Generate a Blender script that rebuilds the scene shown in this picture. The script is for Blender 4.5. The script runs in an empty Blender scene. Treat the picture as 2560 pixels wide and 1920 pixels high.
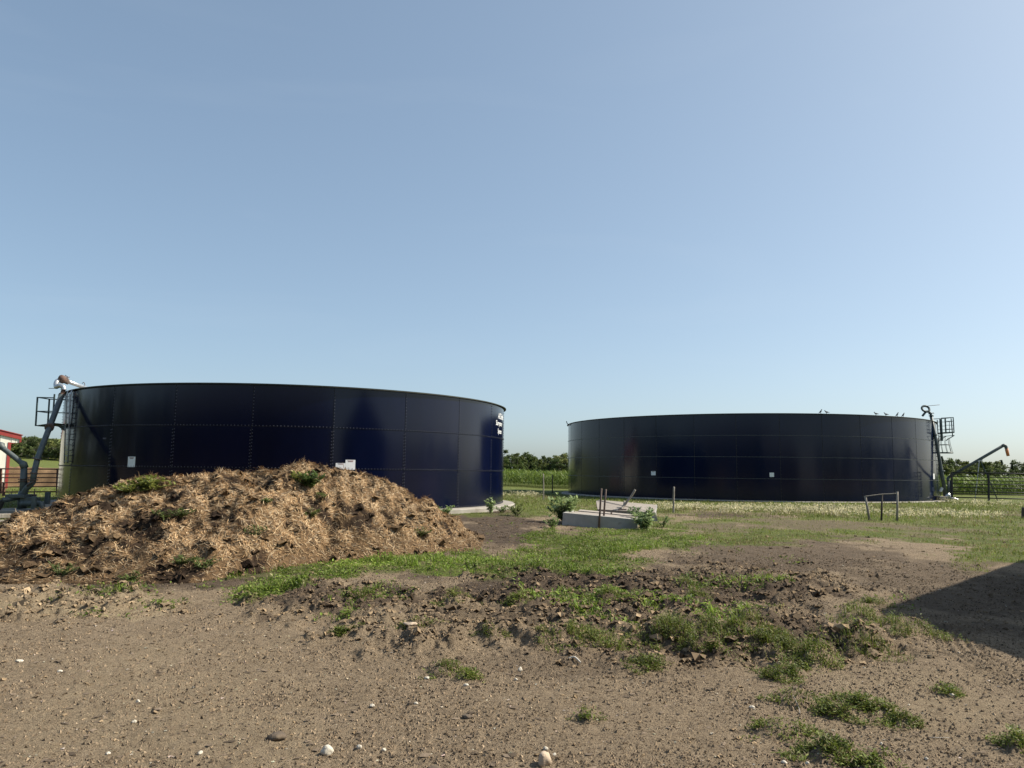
import bpy, math, random
import numpy as np
from mathutils import Vector, Matrix

# ------------------------------------------------------------------ camera, sky, sun, exposure
F = 1923.0                      # focal length in photo pixels (2560 wide)
PITCH = math.atan(218.0 / F)    # camera looks slightly up
ROLL = 0.012                    # horizon falls to the right
EYE = 1.6
SUN_AZ = math.radians(79)       # to the right of the viewing direction
SUN_EL = math.radians(42)

scene = bpy.context.scene
col = scene.collection
cam_data = bpy.data.cameras.new('camera')
cam_data.sensor_width = 36.0
cam_data.lens = 36.0 * F / 2560.0
cam_data.clip_end = 6000.0
cam_data.clip_start = 0.05
cam = bpy.data.objects.new('camera', cam_data)
col.objects.link(cam)
_fw = Vector((0, math.cos(PITCH), math.sin(PITCH)))
_rt0 = Vector((1, 0, 0)); _up0 = _rt0.cross(_fw)
# the horizon falls to the right in the picture: the camera is rolled the other way
_rt = (_rt0 * math.cos(ROLL) + _up0 * math.sin(ROLL)).normalized()
_up = _rt.cross(_fw).normalized()
_m = Matrix((( _rt.x, _up.x, -_fw.x, 0), (_rt.y, _up.y, -_fw.y, 0), (_rt.z, _up.z, -_fw.z, EYE), (0, 0, 0, 1)))
cam.matrix_world = _m
scene.camera = cam

world = bpy.data.worlds.new('World')
scene.world = world
world.use_nodes = True
_nt = world.node_tree
_nt.nodes.clear()
_sky = _nt.nodes.new('ShaderNodeTexSky')
_sky.sky_type = 'NISHITA'
_sky.sun_disc = False
_sky.sun_elevation = SUN_EL
_sky.sun_rotation = SUN_AZ
_sky.air_density = 0.7
_sky.dust_density = 2.0
_sky.ozone_density = 1.1
_sky.altitude = 100
_bg = _nt.nodes.new('ShaderNodeBackground')
_bg.inputs['Strength'].default_value = 0.113
_out = _nt.nodes.new('ShaderNodeOutputWorld')
# hazy summer air: the sky's tonal range is softened evenly over the whole dome
_gam = _nt.nodes.new('ShaderNodeGamma'); _gam.inputs['Gamma'].default_value = 0.64
_mul = _nt.nodes.new('ShaderNodeMix'); _mul.data_type = 'RGBA'; _mul.blend_type = 'MULTIPLY'; _mul.inputs[0].default_value = 1.0
_mul.inputs[7].default_value = (1.44, 1.61, 1.64, 1)
_nt.links.new(_sky.outputs[0], _gam.inputs['Color'])
_nt.links.new(_gam.outputs[0], _mul.inputs[6])
# the faintest high cirrus, all over the dome
_tc = _nt.nodes.new('ShaderNodeTexCoord'); _mp = _nt.nodes.new('ShaderNodeMapping'); _mp.inputs['Scale'].default_value = (1.2, 2.2, 7.0); _mp.inputs['Rotation'].default_value = (.12, .05, .4)
_cn = _nt.nodes.new('ShaderNodeTexNoise'); _cn.inputs['Scale'].default_value = 1.6; _cn.inputs['Detail'].default_value = 6; _cn.inputs['Distortion'].default_value = .6
_cr = _nt.nodes.new('ShaderNodeMapRange'); _cr.inputs[1].default_value = .52; _cr.inputs[2].default_value = .85; _cr.inputs[3].default_value = 0.0; _cr.inputs[4].default_value = .07
_cm = _nt.nodes.new('ShaderNodeMix'); _cm.data_type = 'RGBA'; _cm.inputs[7].default_value = (4.6, 5.0, 5.2, 1)
_nt.links.new(_tc.outputs['Generated'], _mp.inputs[0]); _nt.links.new(_mp.outputs[0], _cn.inputs['Vector'])
_nt.links.new(_cn.outputs['Fac'], _cr.inputs[0]); _nt.links.new(_cr.outputs[0], _cm.inputs[0])
_nt.links.new(_mul.outputs[2], _cm.inputs[6]); _nt.links.new(_cm.outputs[2], _bg.inputs['Color'])
_nt.links.new(_bg.outputs[0], _out.inputs['Surface'])

sun_data = bpy.data.lights.new('sun', 'SUN')
sun_data.energy = 5.0
sun_data.angle = math.radians(0.53)
sun_data.color = (1.0, 0.91, 0.76)
sun = bpy.data.objects.new('sun', sun_data)
col.objects.link(sun)
SDIR = Vector((math.sin(SUN_AZ) * math.cos(SUN_EL), math.cos(SUN_AZ) * math.cos(SUN_EL), math.sin(SUN_EL)))
sun.rotation_euler = SDIR.to_track_quat('Z', 'Y').to_euler()
sun.location = (30, 5, 40)

scene.view_settings.view_transform = 'Standard'
scene.view_settings.look = 'None'
scene.view_settings.exposure = 0.65
scene.view_settings.gamma = 1.0
scene.cycles.use_denoising = True
scene.cycles.max_bounces = 6

rng = np.random.default_rng(7)
random.seed(7)
R_ = math.radians

# ------------------------------------------------------------------ pixel <-> place
def ray(px, py):
    d = _fw * F + _rt * (px - 1280.0) - _up * (py - 960.0)
    return d

def at(px, py, Y):
    """point on the upright plane at distance Y"""
    d = ray(px, py)
    return Vector((d.x / d.y * Y, Y, EYE + d.z / d.y * Y))

def on_z(px, py, z=0.0):
    d = ray(px, py)
    t = (z - EYE) / d.z
    return Vector((d.x * t, d.y * t, z))

def project(X, Y, Z):
    """world -> photo pixels, arrays"""
    dx, dy, dz = X, Y, Z - EYE
    a = dx * _rt.x + dy * _rt.y + dz * _rt.z
    b = dx * _up.x + dy * _up.y + dz * _up.z
    c = dx * _fw.x + dy * _fw.y + dz * _fw.z
    c = np.where(c < 0.2, 0.2, c)
    return 1280 + F * a / c, 960 - F * b / c

# ------------------------------------------------------------------ noise
def _hash(i, j, seed):
    n = (i.astype(np.int64) * 374761393 + j.astype(np.int64) * 668265263 + seed * 1442695041) & 0x7fffffff
    n = ((n ^ (n >> 13)) * 1274126177) & 0x7fffffff
    n = (n ^ (n >> 16)) & 0xffff
    return n / 65535.0

def vnoise(x, y, seed=0):
    i = np.floor(x); j = np.floor(y)
    fx = x - i; fy = y - j
    fx = fx * fx * (3 - 2 * fx); fy = fy * fy * (3 - 2 * fy)
    a = _hash(i, j, seed); b = _hash(i + 1, j, seed)
    c = _hash(i, j + 1, seed); d = _hash(i + 1, j + 1, seed)
    return (a * (1 - fx) + b * fx) * (1 - fy) + (c * (1 - fx) + d * fx) * fy

def fbm(x, y, octs=4, seed=0, gain=0.5):
    s = np.zeros_like(x, dtype=float); a = 1.0; t = 0.0
    for o in range(octs):
        s += a * vnoise(x * 2 ** o + 17.3 * o, y * 2 ** o - 9.1 * o, seed + o)
        t += a; a *= gain
    return s / t

def worley(x, y, seed=0):
    """distance to nearest feature point, cell size 1"""
    i0 = np.floor(x); j0 = np.floor(y)
    best = np.full(x.shape, 9.0)
    for di in (-1, 0, 1):
        for dj in (-1, 0, 1):
            i = i0 + di; j = j0 + dj
            fx = i + _hash(i, j, seed); fy = j + _hash(i, j, seed + 31)
            best = np.minimum(best, (fx - x) ** 2 + (fy - y) ** 2)
    return np.sqrt(best)

def sstep(a, b, x):
    t = np.clip((x - a) / (b - a), 0, 1)
    return t * t * (3 - 2 * t)

# ------------------------------------------------------------------ materials
MATS = {}
def mat(name, c1, c2=None, scale=6.0, rough=0.8, bump=0.0, bscale=None, metal=0.0, attr=None, detail=6.0,
        spec=0.5, coat=0.0, stretch=None, c3=None, scale3=1.0, t3=0.6, trans=0.0):
    m = bpy.data.materials.new(name); m.use_nodes = True
    nt = m.node_tree; N = nt.nodes; L = nt.links
    b = N['Principled BSDF']
    b.inputs['Roughness'].default_value = rough
    b.inputs['Metallic'].default_value = metal
    b.inputs['Specular IOR Level'].default_value = spec
    b.inputs['Coat Weight'].default_value = coat
    tc = N.new('ShaderNodeTexCoord')
    src = tc.outputs['Object']
    if stretch:
        mp = N.new('ShaderNodeMapping'); mp.inputs['Scale'].default_value = stretch
        L.new(src, mp.inputs['Vector']); src = mp.outputs[0]
    nz = N.new('ShaderNodeTexNoise'); nz.inputs['Scale'].default_value = scale; nz.inputs['Detail'].default_value = detail
    L.new(src, nz.inputs['Vector'])
    colour = None
    if attr:
        at_ = N.new('ShaderNodeAttribute'); at_.attribute_name = attr
        colour = at_.outputs['Color']
        if c2 is not None:
            mx = N.new('ShaderNodeMix'); mx.data_type = 'RGBA'; mx.blend_type = 'MULTIPLY'
            mx.inputs[0].default_value = 1.0
            rp = N.new('ShaderNodeValToRGB'); rp.color_ramp.elements[0].color = (*c1, 1); rp.color_ramp.elements[1].color = (*c2, 1)
            rp.color_ramp.elements[0].position = 0.3; rp.color_ramp.elements[1].position = 0.7
            L.new(nz.outputs['Fac'], rp.inputs[0]); L.new(colour, mx.inputs[6]); L.new(rp.outputs[0], mx.inputs[7])
            colour = mx.outputs[2]
    else:
        rp = N.new('ShaderNodeValToRGB')
        rp.color_ramp.elements[0].position = 0.32; rp.color_ramp.elements[1].position = 0.68
        rp.color_ramp.elements[0].color = (*c1, 1); rp.color_ramp.elements[1].color = (*(c2 or c1), 1)
        L.new(nz.outputs['Fac'], rp.inputs[0]); colour = rp.outputs[0]
        if c3:
            n3 = N.new('ShaderNodeTexNoise'); n3.inputs['Scale'].default_value = scale3; n3.inputs['Detail'].default_value = 8
            n3.inputs['Roughness'].default_value = 0.7
            L.new(src, n3.inputs['Vector'])
            r3 = N.new('ShaderNodeValToRGB'); r3.color_ramp.elements[0].position = t3 - 0.06; r3.color_ramp.elements[1].position = t3 + 0.06
            L.new(n3.outputs['Fac'], r3.inputs[0])
            mx = N.new('ShaderNodeMix'); mx.data_type = 'RGBA'
            L.new(r3.outputs[0], mx.inputs[0]); L.new(colour, mx.inputs[6]); mx.inputs[7].default_value = (*c3, 1)
            colour = mx.outputs[2]
    L.new(colour, b.inputs['Base Color'])
    if bump:
        nb = N.new('ShaderNodeTexNoise'); nb.inputs['Scale'].default_value = bscale or scale * 3; nb.inputs['Detail'].default_value = 5
        L.new(src, nb.inputs['Vector'])
        bp = N.new('ShaderNodeBump'); bp.inputs['Strength'].default_value = bump; bp.inputs['Distance'].default_value = 0.02
        L.new(nb.outputs['Fac'], bp.inputs['Height']); L.new(bp.outputs[0], b.inputs['Normal'])
    if trans:
        tr = N.new('ShaderNodeBsdfTranslucent'); L.new(colour, tr.inputs['Color'])
        ms = N.new('ShaderNodeMixShader'); ms.inputs[0].default_value = trans
        L.new(b.outputs[0], ms.inputs[1]); L.new(tr.outputs[0], ms.inputs[2])
        L.new(ms.outputs[0], N['Material Output'].inputs['Surface'])
    MATS[name] = m
    return m

mat('navy', (0.0015, 0.0032, 0.015), (0.0022, 0.0044, 0.022), scale=0.7, rough=0.14, spec=0.33, bump=0.05, bscale=0.9, stretch=(1, 1, 0.25))
mat('navy_dark', (0.0014, 0.0050, 0.021), (0.0022, 0.0068, 0.028), scale=0.7, rough=0.14, spec=0.33, bump=0.05, bscale=0.9, stretch=(1, 1, 0.25))
mat('sealant', (0.006, 0.007, 0.012), (0.010, 0.011, 0.016), rough=0.6)
mat('bolt', (0.06, 0.065, 0.085), (0.11, 0.115, 0.14), scale=30, rough=0.35, metal=0.5)
mat('rim', (0.010, 0.014, 0.012), (0.022, 0.030, 0.018), scale=2, rough=0.7)
mat('concrete', (0.22, 0.20, 0.175), (0.33, 0.31, 0.275), scale=3, rough=0.9, bump=0.3, bscale=30, c3=(0.22, 0.20, 0.17), scale3=1.6, t3=0.6)
mat('concrete_grey', (0.27, 0.265, 0.25), (0.38, 0.37, 0.35), scale=2.5, rough=0.85, bump=0.25, bscale=40, c3=(0.25, 0.24, 0.22), scale3=2.5, t3=0.64)
mat('board_grey', (0.24, 0.21, 0.185), (0.35, 0.31, 0.275), scale=4, rough=0.9, bump=0.4, bscale=20, stretch=(1, 6, 6), c3=(0.25, 0.22, 0.19), scale3=2.0, t3=0.62)
mat('lettering', (0.78, 0.80, 0.82), (0.82, 0.84, 0.86), rough=0.5)
mat('placard', (0.72, 0.74, 0.75), (0.80, 0.81, 0.82), scale=20, rough=0.5)
mat('print', (0.05, 0.05, 0.06), (0.25, 0.10, 0.08), rough=0.6)
mat('pump_paint', (0.060, 0.076, 0.078), (0.095, 0.115, 0.117), scale=5, rough=0.55, c3=(0.035, 0.045, 0.045), scale3=4, t3=0.63, bump=0.1, bscale=30)
mat('galvanised', (0.42, 0.44, 0.46), (0.62, 0.64, 0.66), scale=14, rough=0.35, metal=0.7)
mat('rusty_valve', (0.09, 0.055, 0.045), (0.17, 0.10, 0.075), scale=12, rough=0.8)
mat('steel_green', (0.035, 0.060, 0.062), (0.060, 0.090, 0.090), scale=8, rough=0.5)
mat('ladder_steel', (0.26, 0.28, 0.28), (0.40, 0.42, 0.42), scale=8, rough=0.5, c3=(0.22, 0.15, 0.12), scale3=4, t3=0.6)
mat('rust_pipe', (0.10, 0.045, 0.032), (0.16, 0.075, 0.05), scale=7, rough=0.85, bump=0.2, bscale=60)
mat('gate_black', (0.014, 0.013, 0.013), (0.028, 0.026, 0.025), scale=7, rough=0.6)
mat('wood_grey', (0.22, 0.195, 0.165), (0.34, 0.31, 0.27), scale=5, rough=0.9, bump=0.5, bscale=25, stretch=(5, 5, 0.6))
mat('wood_dark', (0.045, 0.036, 0.030), (0.09, 0.075, 0.062), scale=5, rough=0.9, bump=0.5, bscale=25, stretch=(5, 5, 0.6))
mat('rust_steel', (0.085, 0.060, 0.052), (0.15, 0.11, 0.095), scale=20, rough=0.8, bump=0.2, bscale=60)
mat('white_board', (0.70, 0.68, 0.60), (0.80, 0.78, 0.70), scale=3, rough=0.7, stretch=(4, 4, 0.4), bump=0.1)
mat('red_trim', (0.26, 0.028, 0.026), (0.34, 0.042, 0.038), scale=3, rough=0.6)
mat('barn_dark', (0.018, 0.014, 0.013), (0.03, 0.024, 0.022), scale=2, rough=0.8, stretch=(4, 4, 0.3))
mat('barn_roof', (0.08, 0.085, 0.09), (0.12, 0.125, 0.13), scale=2, rough=0.7)
mat('orange_hose', (0.50, 0.16, 0.05), (0.62, 0.22, 0.08), scale=9, rough=0.6)
mat('pigeon', (0.07, 0.075, 0.085), (0.14, 0.145, 0.16), scale=15, rough=0.8)
mat('stone_white', (0.44, 0.40, 0.33), (0.60, 0.56, 0.48), scale=14, rough=0.9, bump=0.4, bscale=40)
mat('stone_tan', (0.40, 0.31, 0.22), (0.55, 0.44, 0.33), scale=10, rough=0.9, bump=0.5, bscale=30)
mat('stone_dark', (0.075, 0.055, 0.040), (0.15, 0.115, 0.08), scale=9, rough=0.95, bump=0.6, bscale=30)
mat('straw', (0.75, 0.75, 0.75), (1.0, 1.0, 1.0), attr='Col', scale=3, rough=0.85, trans=0.08, spec=0.2)
mat('blade', (0.8, 0.8, 0.8), (1.15, 1.15, 1.1), attr='Col', scale=1.5, rough=0.55, trans=0.35, spec=0.25)
mat('bark', (0.10, 0.085, 0.07), (0.18, 0.16, 0.14), scale=6, rough=0.95)
mat('clod', (0.85, 0.85, 0.85), (1.1, 1.1, 1.1), attr='Col', scale=40, rough=0.95, spec=0.15)

# ------------------------------------------------------------------ mesh building
def np_mesh(name, V, Q, colours=None, smooth=False):
    """V (n,3), Q (m,k) same-size faces -> mesh; colours (n,3|4) on points"""
    me = bpy.data.meshes.new(name)
    V = np.asarray(V, dtype=np.float32); Q = np.asarray(Q, dtype=np.int32)
    k = Q.shape[1]
    me.vertices.add(len(V)); me.vertices.foreach_set('co', V.ravel())
    me.loops.add(Q.size); me.loops.foreach_set('vertex_index', Q.ravel())
    me.polygons.add(len(Q))
    me.polygons.foreach_set('loop_start', np.arange(0, Q.size, k, dtype=np.int32))
    me.polygons.foreach_set('loop_total', np.full(len(Q), k, dtype=np.int32))
    me.polygons.foreach_set('use_smooth', np.full(len(Q), bool(smooth)))
    me.update(calc_edges=True)
    if colours is not None:
        c = np.ones((len(V), 4), dtype=np.float32); c[:, :colours.shape[1]] = colours
        a = me.color_attributes.new('Col', 'FLOAT_COLOR', 'POINT')
        a.data.foreach_set('color', c.ravel())
    return me

def link(name, me, m, parent=None, loc=None):
    o = bpy.data.objects.new(name, me)
    col.objects.link(o)
    if m is not None and me is not None and len(me.materials) == 0:
        me.materials.append(MATS[m] if isinstance(m, str) else m)
    if parent is not None:
        o.parent = parent
    if loc is not None:
        o.location = loc
    return o

def tag(o, label=None, cat=None, group=None, kind=None):
    if label: o['label'] = label
    if cat: o['category'] = cat
    if group: o['group'] = group
    if kind: o['kind'] = kind
    return o

def empty(name, loc, label, cat, group=None):
    o = bpy.data.objects.new(name, None); col.objects.link(o)
    o.location = loc; o.empty_display_size = 0.2
    return tag(o, label, cat, group)

class MB:
    """collects shapes in world coordinates; build() links them as one mesh object"""
    def __init__(s): s.v = []; s.f = []
    def _add(s, V, Fs):
        b = len(s.v); s.v += [tuple(p) for p in V]; s.f += [tuple(i + b for i in f) for f in Fs]
    def box(s, c, size, rot=None, bev=0.0):
        x, y, z = [d / 2 for d in size]
        if bev:
            k = bev
            V = []
            for sx in (-1, 1):
                for sy in (-1, 1):
                    for sz in (-1, 1):
                        V += [(sx * (x - k), sy * (y - k), sz * z), (sx * (x - k), sy * y, sz * (z - k)), (sx * x, sy * (y - k), sz * (z - k))]
            idx = {(sx, sy, sz): 3 * ((sx > 0) * 4 + (sy > 0) * 2 + (sz > 0)) for sx in (-1, 1) for sy in (-1, 1) for sz in (-1, 1)}
            Fs = []
            for sz in (-1, 1):
                q = [idx[(-1, -1, sz)], idx[(1, -1, sz)], idx[(1, 1, sz)], idx[(-1, 1, sz)]]
                Fs.append(tuple(q if sz > 0 else q[::-1]))
            for sy in (-1, 1):
                q = [idx[(-1, sy, -1)] + 1, idx[(1, sy, -1)] + 1, idx[(1, sy, 1)] + 1, idx[(-1, sy, 1)] + 1]
                Fs.append(tuple(q if sy < 0 else q[::-1]))
            for sx in (-1, 1):
                q = [idx[(sx, -1, -1)] + 2, idx[(sx, 1, -1)] + 2, idx[(sx, 1, 1)] + 2, idx[(sx, -1, 1)] + 2]
                Fs.append(tuple(q if sx > 0 else q[::-1]))
            for k_, i in idx.items(): Fs.append((i, i + 1, i + 2) if k_[0] * k_[1] * k_[2] < 0 else (i, i + 2, i + 1))
            for sy in (-1, 1):
                for sz in (-1, 1):
                    a, b2 = idx[(-1, sy, sz)], idx[(1, sy, sz)]
                    Fs.append((a, b2, b2 + 1, a + 1))
            for sx in (-1, 1):
                for sz in (-1, 1):
                    a, b2 = idx[(sx, -1, sz)], idx[(sx, 1, sz)]
                    Fs.append((a, b2, b2 + 2, a + 2))
            for sx in (-1, 1):
                for sy in (-1, 1):
                    a, b2 = idx[(sx, sy, -1)], idx[(sx, sy, 1)]
                    Fs.append((a + 1, b2 + 1, b2 + 2, a + 2))
        else:
            V = [(sx * x, sy * y, sz * z) for sx in (-1, 1) for sy in (-1, 1) for sz in (-1, 1)]
            Fs = [(0, 1, 3, 2), (4, 6, 7, 5), (0, 4, 5, 1), (2, 3, 7, 6), (0, 2, 6, 4), (1, 5, 7, 3)]
        c = Vector(c)
        V = [(rot @ Vector(p) if rot is not None else Vector(p)) + c for p in V]
        s._add(V, Fs); return s
    def bar(s, a, b, w, h=None, bev=0.0, upv=(0, 0, 1)):
        """square bar from a to b"""
        a = Vector(a); b = Vector(b); d = b - a
        z = d.normalized(); u = Vector(upv)
        if abs(z.dot(u)) > 0.98: u = Vector((0, 1, 0))
        x = u.cross(z).normalized(); y = z.cross(x)
        M = Matrix((x, y, z)).transposed()
        return s.box((a + b) / 2, (w, h or w, d.length), M, bev)
    def tube(s, pts, r, n=10, caps=True):
        pts = [Vector(p) for p in pts]
        rs = r if isinstance(r, (list, tuple)) else [r] * len(pts)
        V = []; Fs = []
        t0 = (pts[1] - pts[0]).normalized()
        u = Vector((0, 0, 1)) if abs(t0.z) < 0.9 else Vector((0, 1, 0))
        x = u.cross(t0).normalized()
        for i, p in enumerate(pts):
            if i == 0: t = t0
            elif i == len(pts) - 1: t = (pts[i] - pts[i - 1]).normalized()
            else: t = ((pts[i] - pts[i - 1]).normalized() + (pts[i + 1] - pts[i]).normalized()).normalized()
            x = (x - t * x.dot(t)).normalized(); y = t.cross(x)
            for k in range(n):
                a = 2 * math.pi * k / n
                V.append(p + (x * math.cos(a) + y * math.sin(a)) * rs[i])
        for i in range(len(pts) - 1):
            for k in range(n):
                k2 = (k + 1) % n
                Fs.append((i * n + k, i * n + k2, (i + 1) * n + k2, (i + 1) * n + k))
        if caps:
            Fs.append(tuple(range(n - 1, -1, -1))); m = (len(pts) - 1) * n
            Fs.append(tuple(range(m, m + n)))
        s._add(V, Fs); return s
    def prism(s, poly, d):
        """planar polygon (3d points) thickened by vector d"""
        n = len(poly); d = Vector(d)
        V = [Vector(p) for p in poly] + [Vector(p) + d for p in poly]
        Fs = [tuple(range(n)), tuple(range(2 * n - 1, n - 1, -1))]
        for i in range(n):
            j = (i + 1) % n; Fs.append((i, i + n, j + n, j))
        s._add(V, Fs); return s
    def mesh(s, name, origin=(0, 0, 0), smooth=False):
        me = bpy.data.meshes.new(name); o = Vector(origin)
        me.from_pydata([tuple(Vector(p) - o) for p in s.v], [], s.f)
        bm_fix(me)
        if smooth:
            for p in me.polygons: p.use_smooth = len(p.vertices) <= 4
        me.update(); return me
    def build(s, name, m, parent=None, smooth=False, origin=None):
        if origin is None:
            origin = root_loc(parent) if parent is not None else (0, 0, 0)
        me = s.mesh(name, origin, smooth)
        return link(name, me, m, parent, None if parent is not None else origin)

def root_loc(o):
    v = Vector((0, 0, 0))
    while o is not None:
        v = v + o.location; o = o.parent
    return v

import bmesh
def bm_fix(me):
    bm = bmesh.new(); bm.from_mesh(me)
    bmesh.ops.recalc_face_normals(bm, faces=bm.faces); bm.to_mesh(me); bm.free()

def arc(pts, seg=5):
    """catmull-rom smooth polyline"""
    P = [Vector(p) for p in pts]; out = []
    for i in range(len(P) - 1):
        p0 = P[max(i - 1, 0)]; p1 = P[i]; p2 = P[i + 1]; p3 = P[min(i + 2, len(P) - 1)]
        for k in range(seg):
            t = k / seg
            out.append(0.5 * ((2 * p1) + (p2 - p0) * t + (2 * p0 - 5 * p1 + 4 * p2 - p3) * t * t + (3 * p1 - p0 - 3 * p2 + p3) * t ** 3))
    out.append(P[-1]); return out

# ------------------------------------------------------------------ layout constants
LT = dict(c=(-9.65, 34.96), R=9.3, z=0.19, n=22, rings=3, h=1.4, ph=R_(-51.3))
RT = dict(c=(19.06, 64.02), R=14.3, z=-0.09, n=33, rings=4, h=1.4, ph=R_(-85.9))

def tank_hit(T, px, py):
    """where the ray of a photo pixel meets a tank's wall"""
    d = ray(px, py); cx, cy = T['c']
    a = d.x * d.x + d.y * d.y; b = -(d.x * cx + d.y * cy); c = cx * cx + cy * cy - T['R'] ** 2
    disc = max(b * b - a * c, 0.0)
    t = (-b - math.sqrt(disc)) / a
    p = Vector((d.x * t, d.y * t, EYE + d.z * t))
    return p, math.atan2(p.y - cy, p.x - cx)

# ------------------------------------------------------------------ the ground: shape and cover from place masks
def blobs(px, py, X, Y, L, seed, warp=1.0):
    """soft union of ellipses given in photo pixels, edges broken up by noise in the ground plane"""
    w1 = (fbm(X * 0.9, Y * 0.55, 4, seed) - 0.5) * 1.5 * warp
    w2 = (fbm(X * 3.1, Y * 2.0, 3, seed + 9) - 0.5) * 0.9 * warp
    m = np.zeros_like(X)
    for (cx, cy, rx, ry, *w) in L:
        d = np.sqrt(((px - cx) / rx) ** 2 + ((py - cy) / ry) ** 2) + w1 + w2
        m = np.maximum(m, (w[0] if w else 1.0) * (1 - sstep(0.65, 1.15, d)))
    return m

GRASS = [(690, 1472, 105, 34), (630, 1503, 70, 14), (600, 1440, 70, 12, .7), (820, 1432, 100, 28), (930, 1415, 120, 24), (1080, 1408, 110, 28),
         (1200, 1402, 130, 36), (1320, 1405, 140, 42), (1440, 1378, 140, 40), (1560, 1352, 150, 28), (1480, 1430, 120, 26),
         (1600, 1332, 110, 20), (1390, 1348, 100, 16), (1690, 1362, 110, 18), (1560, 1415, 90, 18, .8), (1250, 1440, 100, 16, .8),
         (1100, 1290, 50, 12), (1180, 1283, 90, 9), (1330, 1275, 60, 14), (1300, 1258, 60, 12), (1620, 1305, 60, 20)]
FIELD = [(1880, 1334, 210, 30), (2120, 1318, 300, 34), (2400, 1322, 300, 42), (2540, 1365, 170, 50), (2440, 1405, 75, 24, .8), (1760, 1312, 150, 16),
         (2600, 1290, 400, 40), (2020, 1300, 300, 24)]
BARE = [(1230, 1300, 130, 34), (1280, 1335, 110, 18), (1780, 1289, 115, 8), (1960, 1291, 60, 5), (1640, 1297, 40, 14, .7)]
MUD = [(1230, 1300, 150, 42), (1280, 1340, 120, 26), (1780, 1289, 120, 9), (1950, 1390, 330, 55, .75), (2250, 1440, 250, 40, .6), (1300, 1480, 460, 60), (1720, 1490, 340, 75, .9), (350, 1450, 420, 34, .9),
       (900, 1495, 340, 55, .9), (1350, 1540, 450, 60, .7), (2020, 1600, 260, 55, .8), (1760, 1610, 260, 55, .7), (2450, 1520, 260, 90, .7), (760, 1370, 800, 90, .6), (1430, 1660, 300, 40, .35)]
ROUGH = [(230, 1515, 380, 46), (900, 1510, 380, 52), (1350, 1525, 520, 88), (1820, 1490, 360, 90), (2000, 1620, 280, 60), (1700, 1640, 260, 40, .7), (1500, 1440, 250, 40, .6)]
PALE = [(250, 1520, 260, 30, .7), (1250, 1565, 380, 30, .35), (2200, 1760, 330, 120, .35), (300, 1800, 500, 160, .3)]
# clumps of low weeds on the bare dirt (px, py, rx, ry, height)
CLUMPS = [(1445, 1600, 80, 26, .15), (1530, 1612, 70, 18, .12), (1690, 1580, 85, 38, .20), (1775, 1615, 75, 30, .16), (1880, 1592, 72, 42, .21), (1950, 1620, 66, 30, .17),
          (2050, 1640, 50, 32, .18), (2150, 1535, 56, 26, .17), (2180, 1510, 45, 16, .11), (2260, 1572, 74, 26, .18), (2160, 1605, 66, 30, .17), (1960, 1680, 55, 20, .10),
          (1610, 1665, 45, 14, .09), (1110, 1672, 40, 20, .10), (1165, 1690, 26, 12, .07), (1470, 1790, 26, 16, .08), (1995, 1748, 50, 22, .10), (2130, 1768, 80, 24, .11),
          (2200, 1778, 40, 18, .09), (2268, 1800, 36, 14, .07), (1950, 1825, 60, 22, .09), (2080, 1882, 55, 26, .09), (2190, 1908, 50, 20, .08), (2545, 1850, 32, 34, .12), (2372, 1725, 22, 12, .07),
          (905, 1500, 42, 18, .14), (1140, 1512, 40, 20, .15), (1520, 1512, 34, 16, .16), (1720, 1470, 36, 14, .13), (1290, 1510, 30, 14, .11), (1755, 1500, 38, 14, .12), (330, 1482, 26, 12, .10), (850, 1590, 30, 10, .06), (1040, 1590, 40, 12, .07), (1230, 1600, 34, 12, .08)]

def gz_base(X, Y):
    X = np.asarray(X, dtype=float); Y = np.asarray(Y, dtype=float)
    z = -0.13 * sstep(0.5, 4.0, X) * sstep(14, 24, Y)
    z = z + 0.05 * sstep(-2, -8, X) * sstep(20, 30, Y) * (1 - sstep(50, 70, Y))
    z = z - 0.06 * sstep(-3, 3, X) * sstep(40, 60, Y)
    z = z + 0.10 * (fbm(X * 0.12 + 5, Y * 0.12, 3, 3) - 0.5) * sstep(4, 12, np.hypot(X, Y))
    # dirt bank and wooded hill far to the left
    z = z + 20 * sstep(-60, -330, X) * sstep(190, 520, Y)
    return z

def gz(x, y):
    return float(gz_base(np.array([x]), np.array([y]))[0])

_clump_w = [(on_z(cx, cy), cx, cy, rx, ry, h) for cx, cy, rx, ry, h in CLUMPS]

def ground_masks(X, Y):
    px, py = project(X, Y, gz_base(X, Y))
    front = (Y > 2.5).astype(float)
    bare = blobs(px, py, X, Y, BARE, 40, .6)
    g = blobs(px, py, X, Y, GRASS, 11)
    fld = blobs(px, py, X, Y, FIELD, 12)
    far = sstep(27, 33, Y + 3 * (fbm(X * .3, Y * .3, 3, 55) - .5)) * (1 - bare)
    far = np.maximum(far, sstep(-9.5, -11.5, X) * sstep(15, 19, Y))
    worn = sstep(.50, .64, fbm(X * .55 + 3, Y * .42, 4, 47)) * (1 - sstep(34, 44, Y))     # patches grazed and trodden bare
    fld0 = fld; fld = fld * (1 - .8 * worn)
    far = far * (1 - .75 * worn * (X > -1))
    green = np.maximum(g * (.72 + .28 * sstep(.35, .5, fbm(X * 1.3, Y * 1.1, 3, 48))), np.maximum(fld * (1 - bare), far)) * front
    mud = blobs(px, py, X, Y, MUD, 13) * front * (1 - far)
    mud = np.maximum(mud, .65 * worn * np.maximum(fld0, 0) * front)
    rough = blobs(px, py, X, Y, ROUGH, 14) * front * (1 - far)
    pale = blobs(px, py, X, Y, PALE, 15) * front
    return px, py, green, mud, rough, pale, g, fld, far

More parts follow.
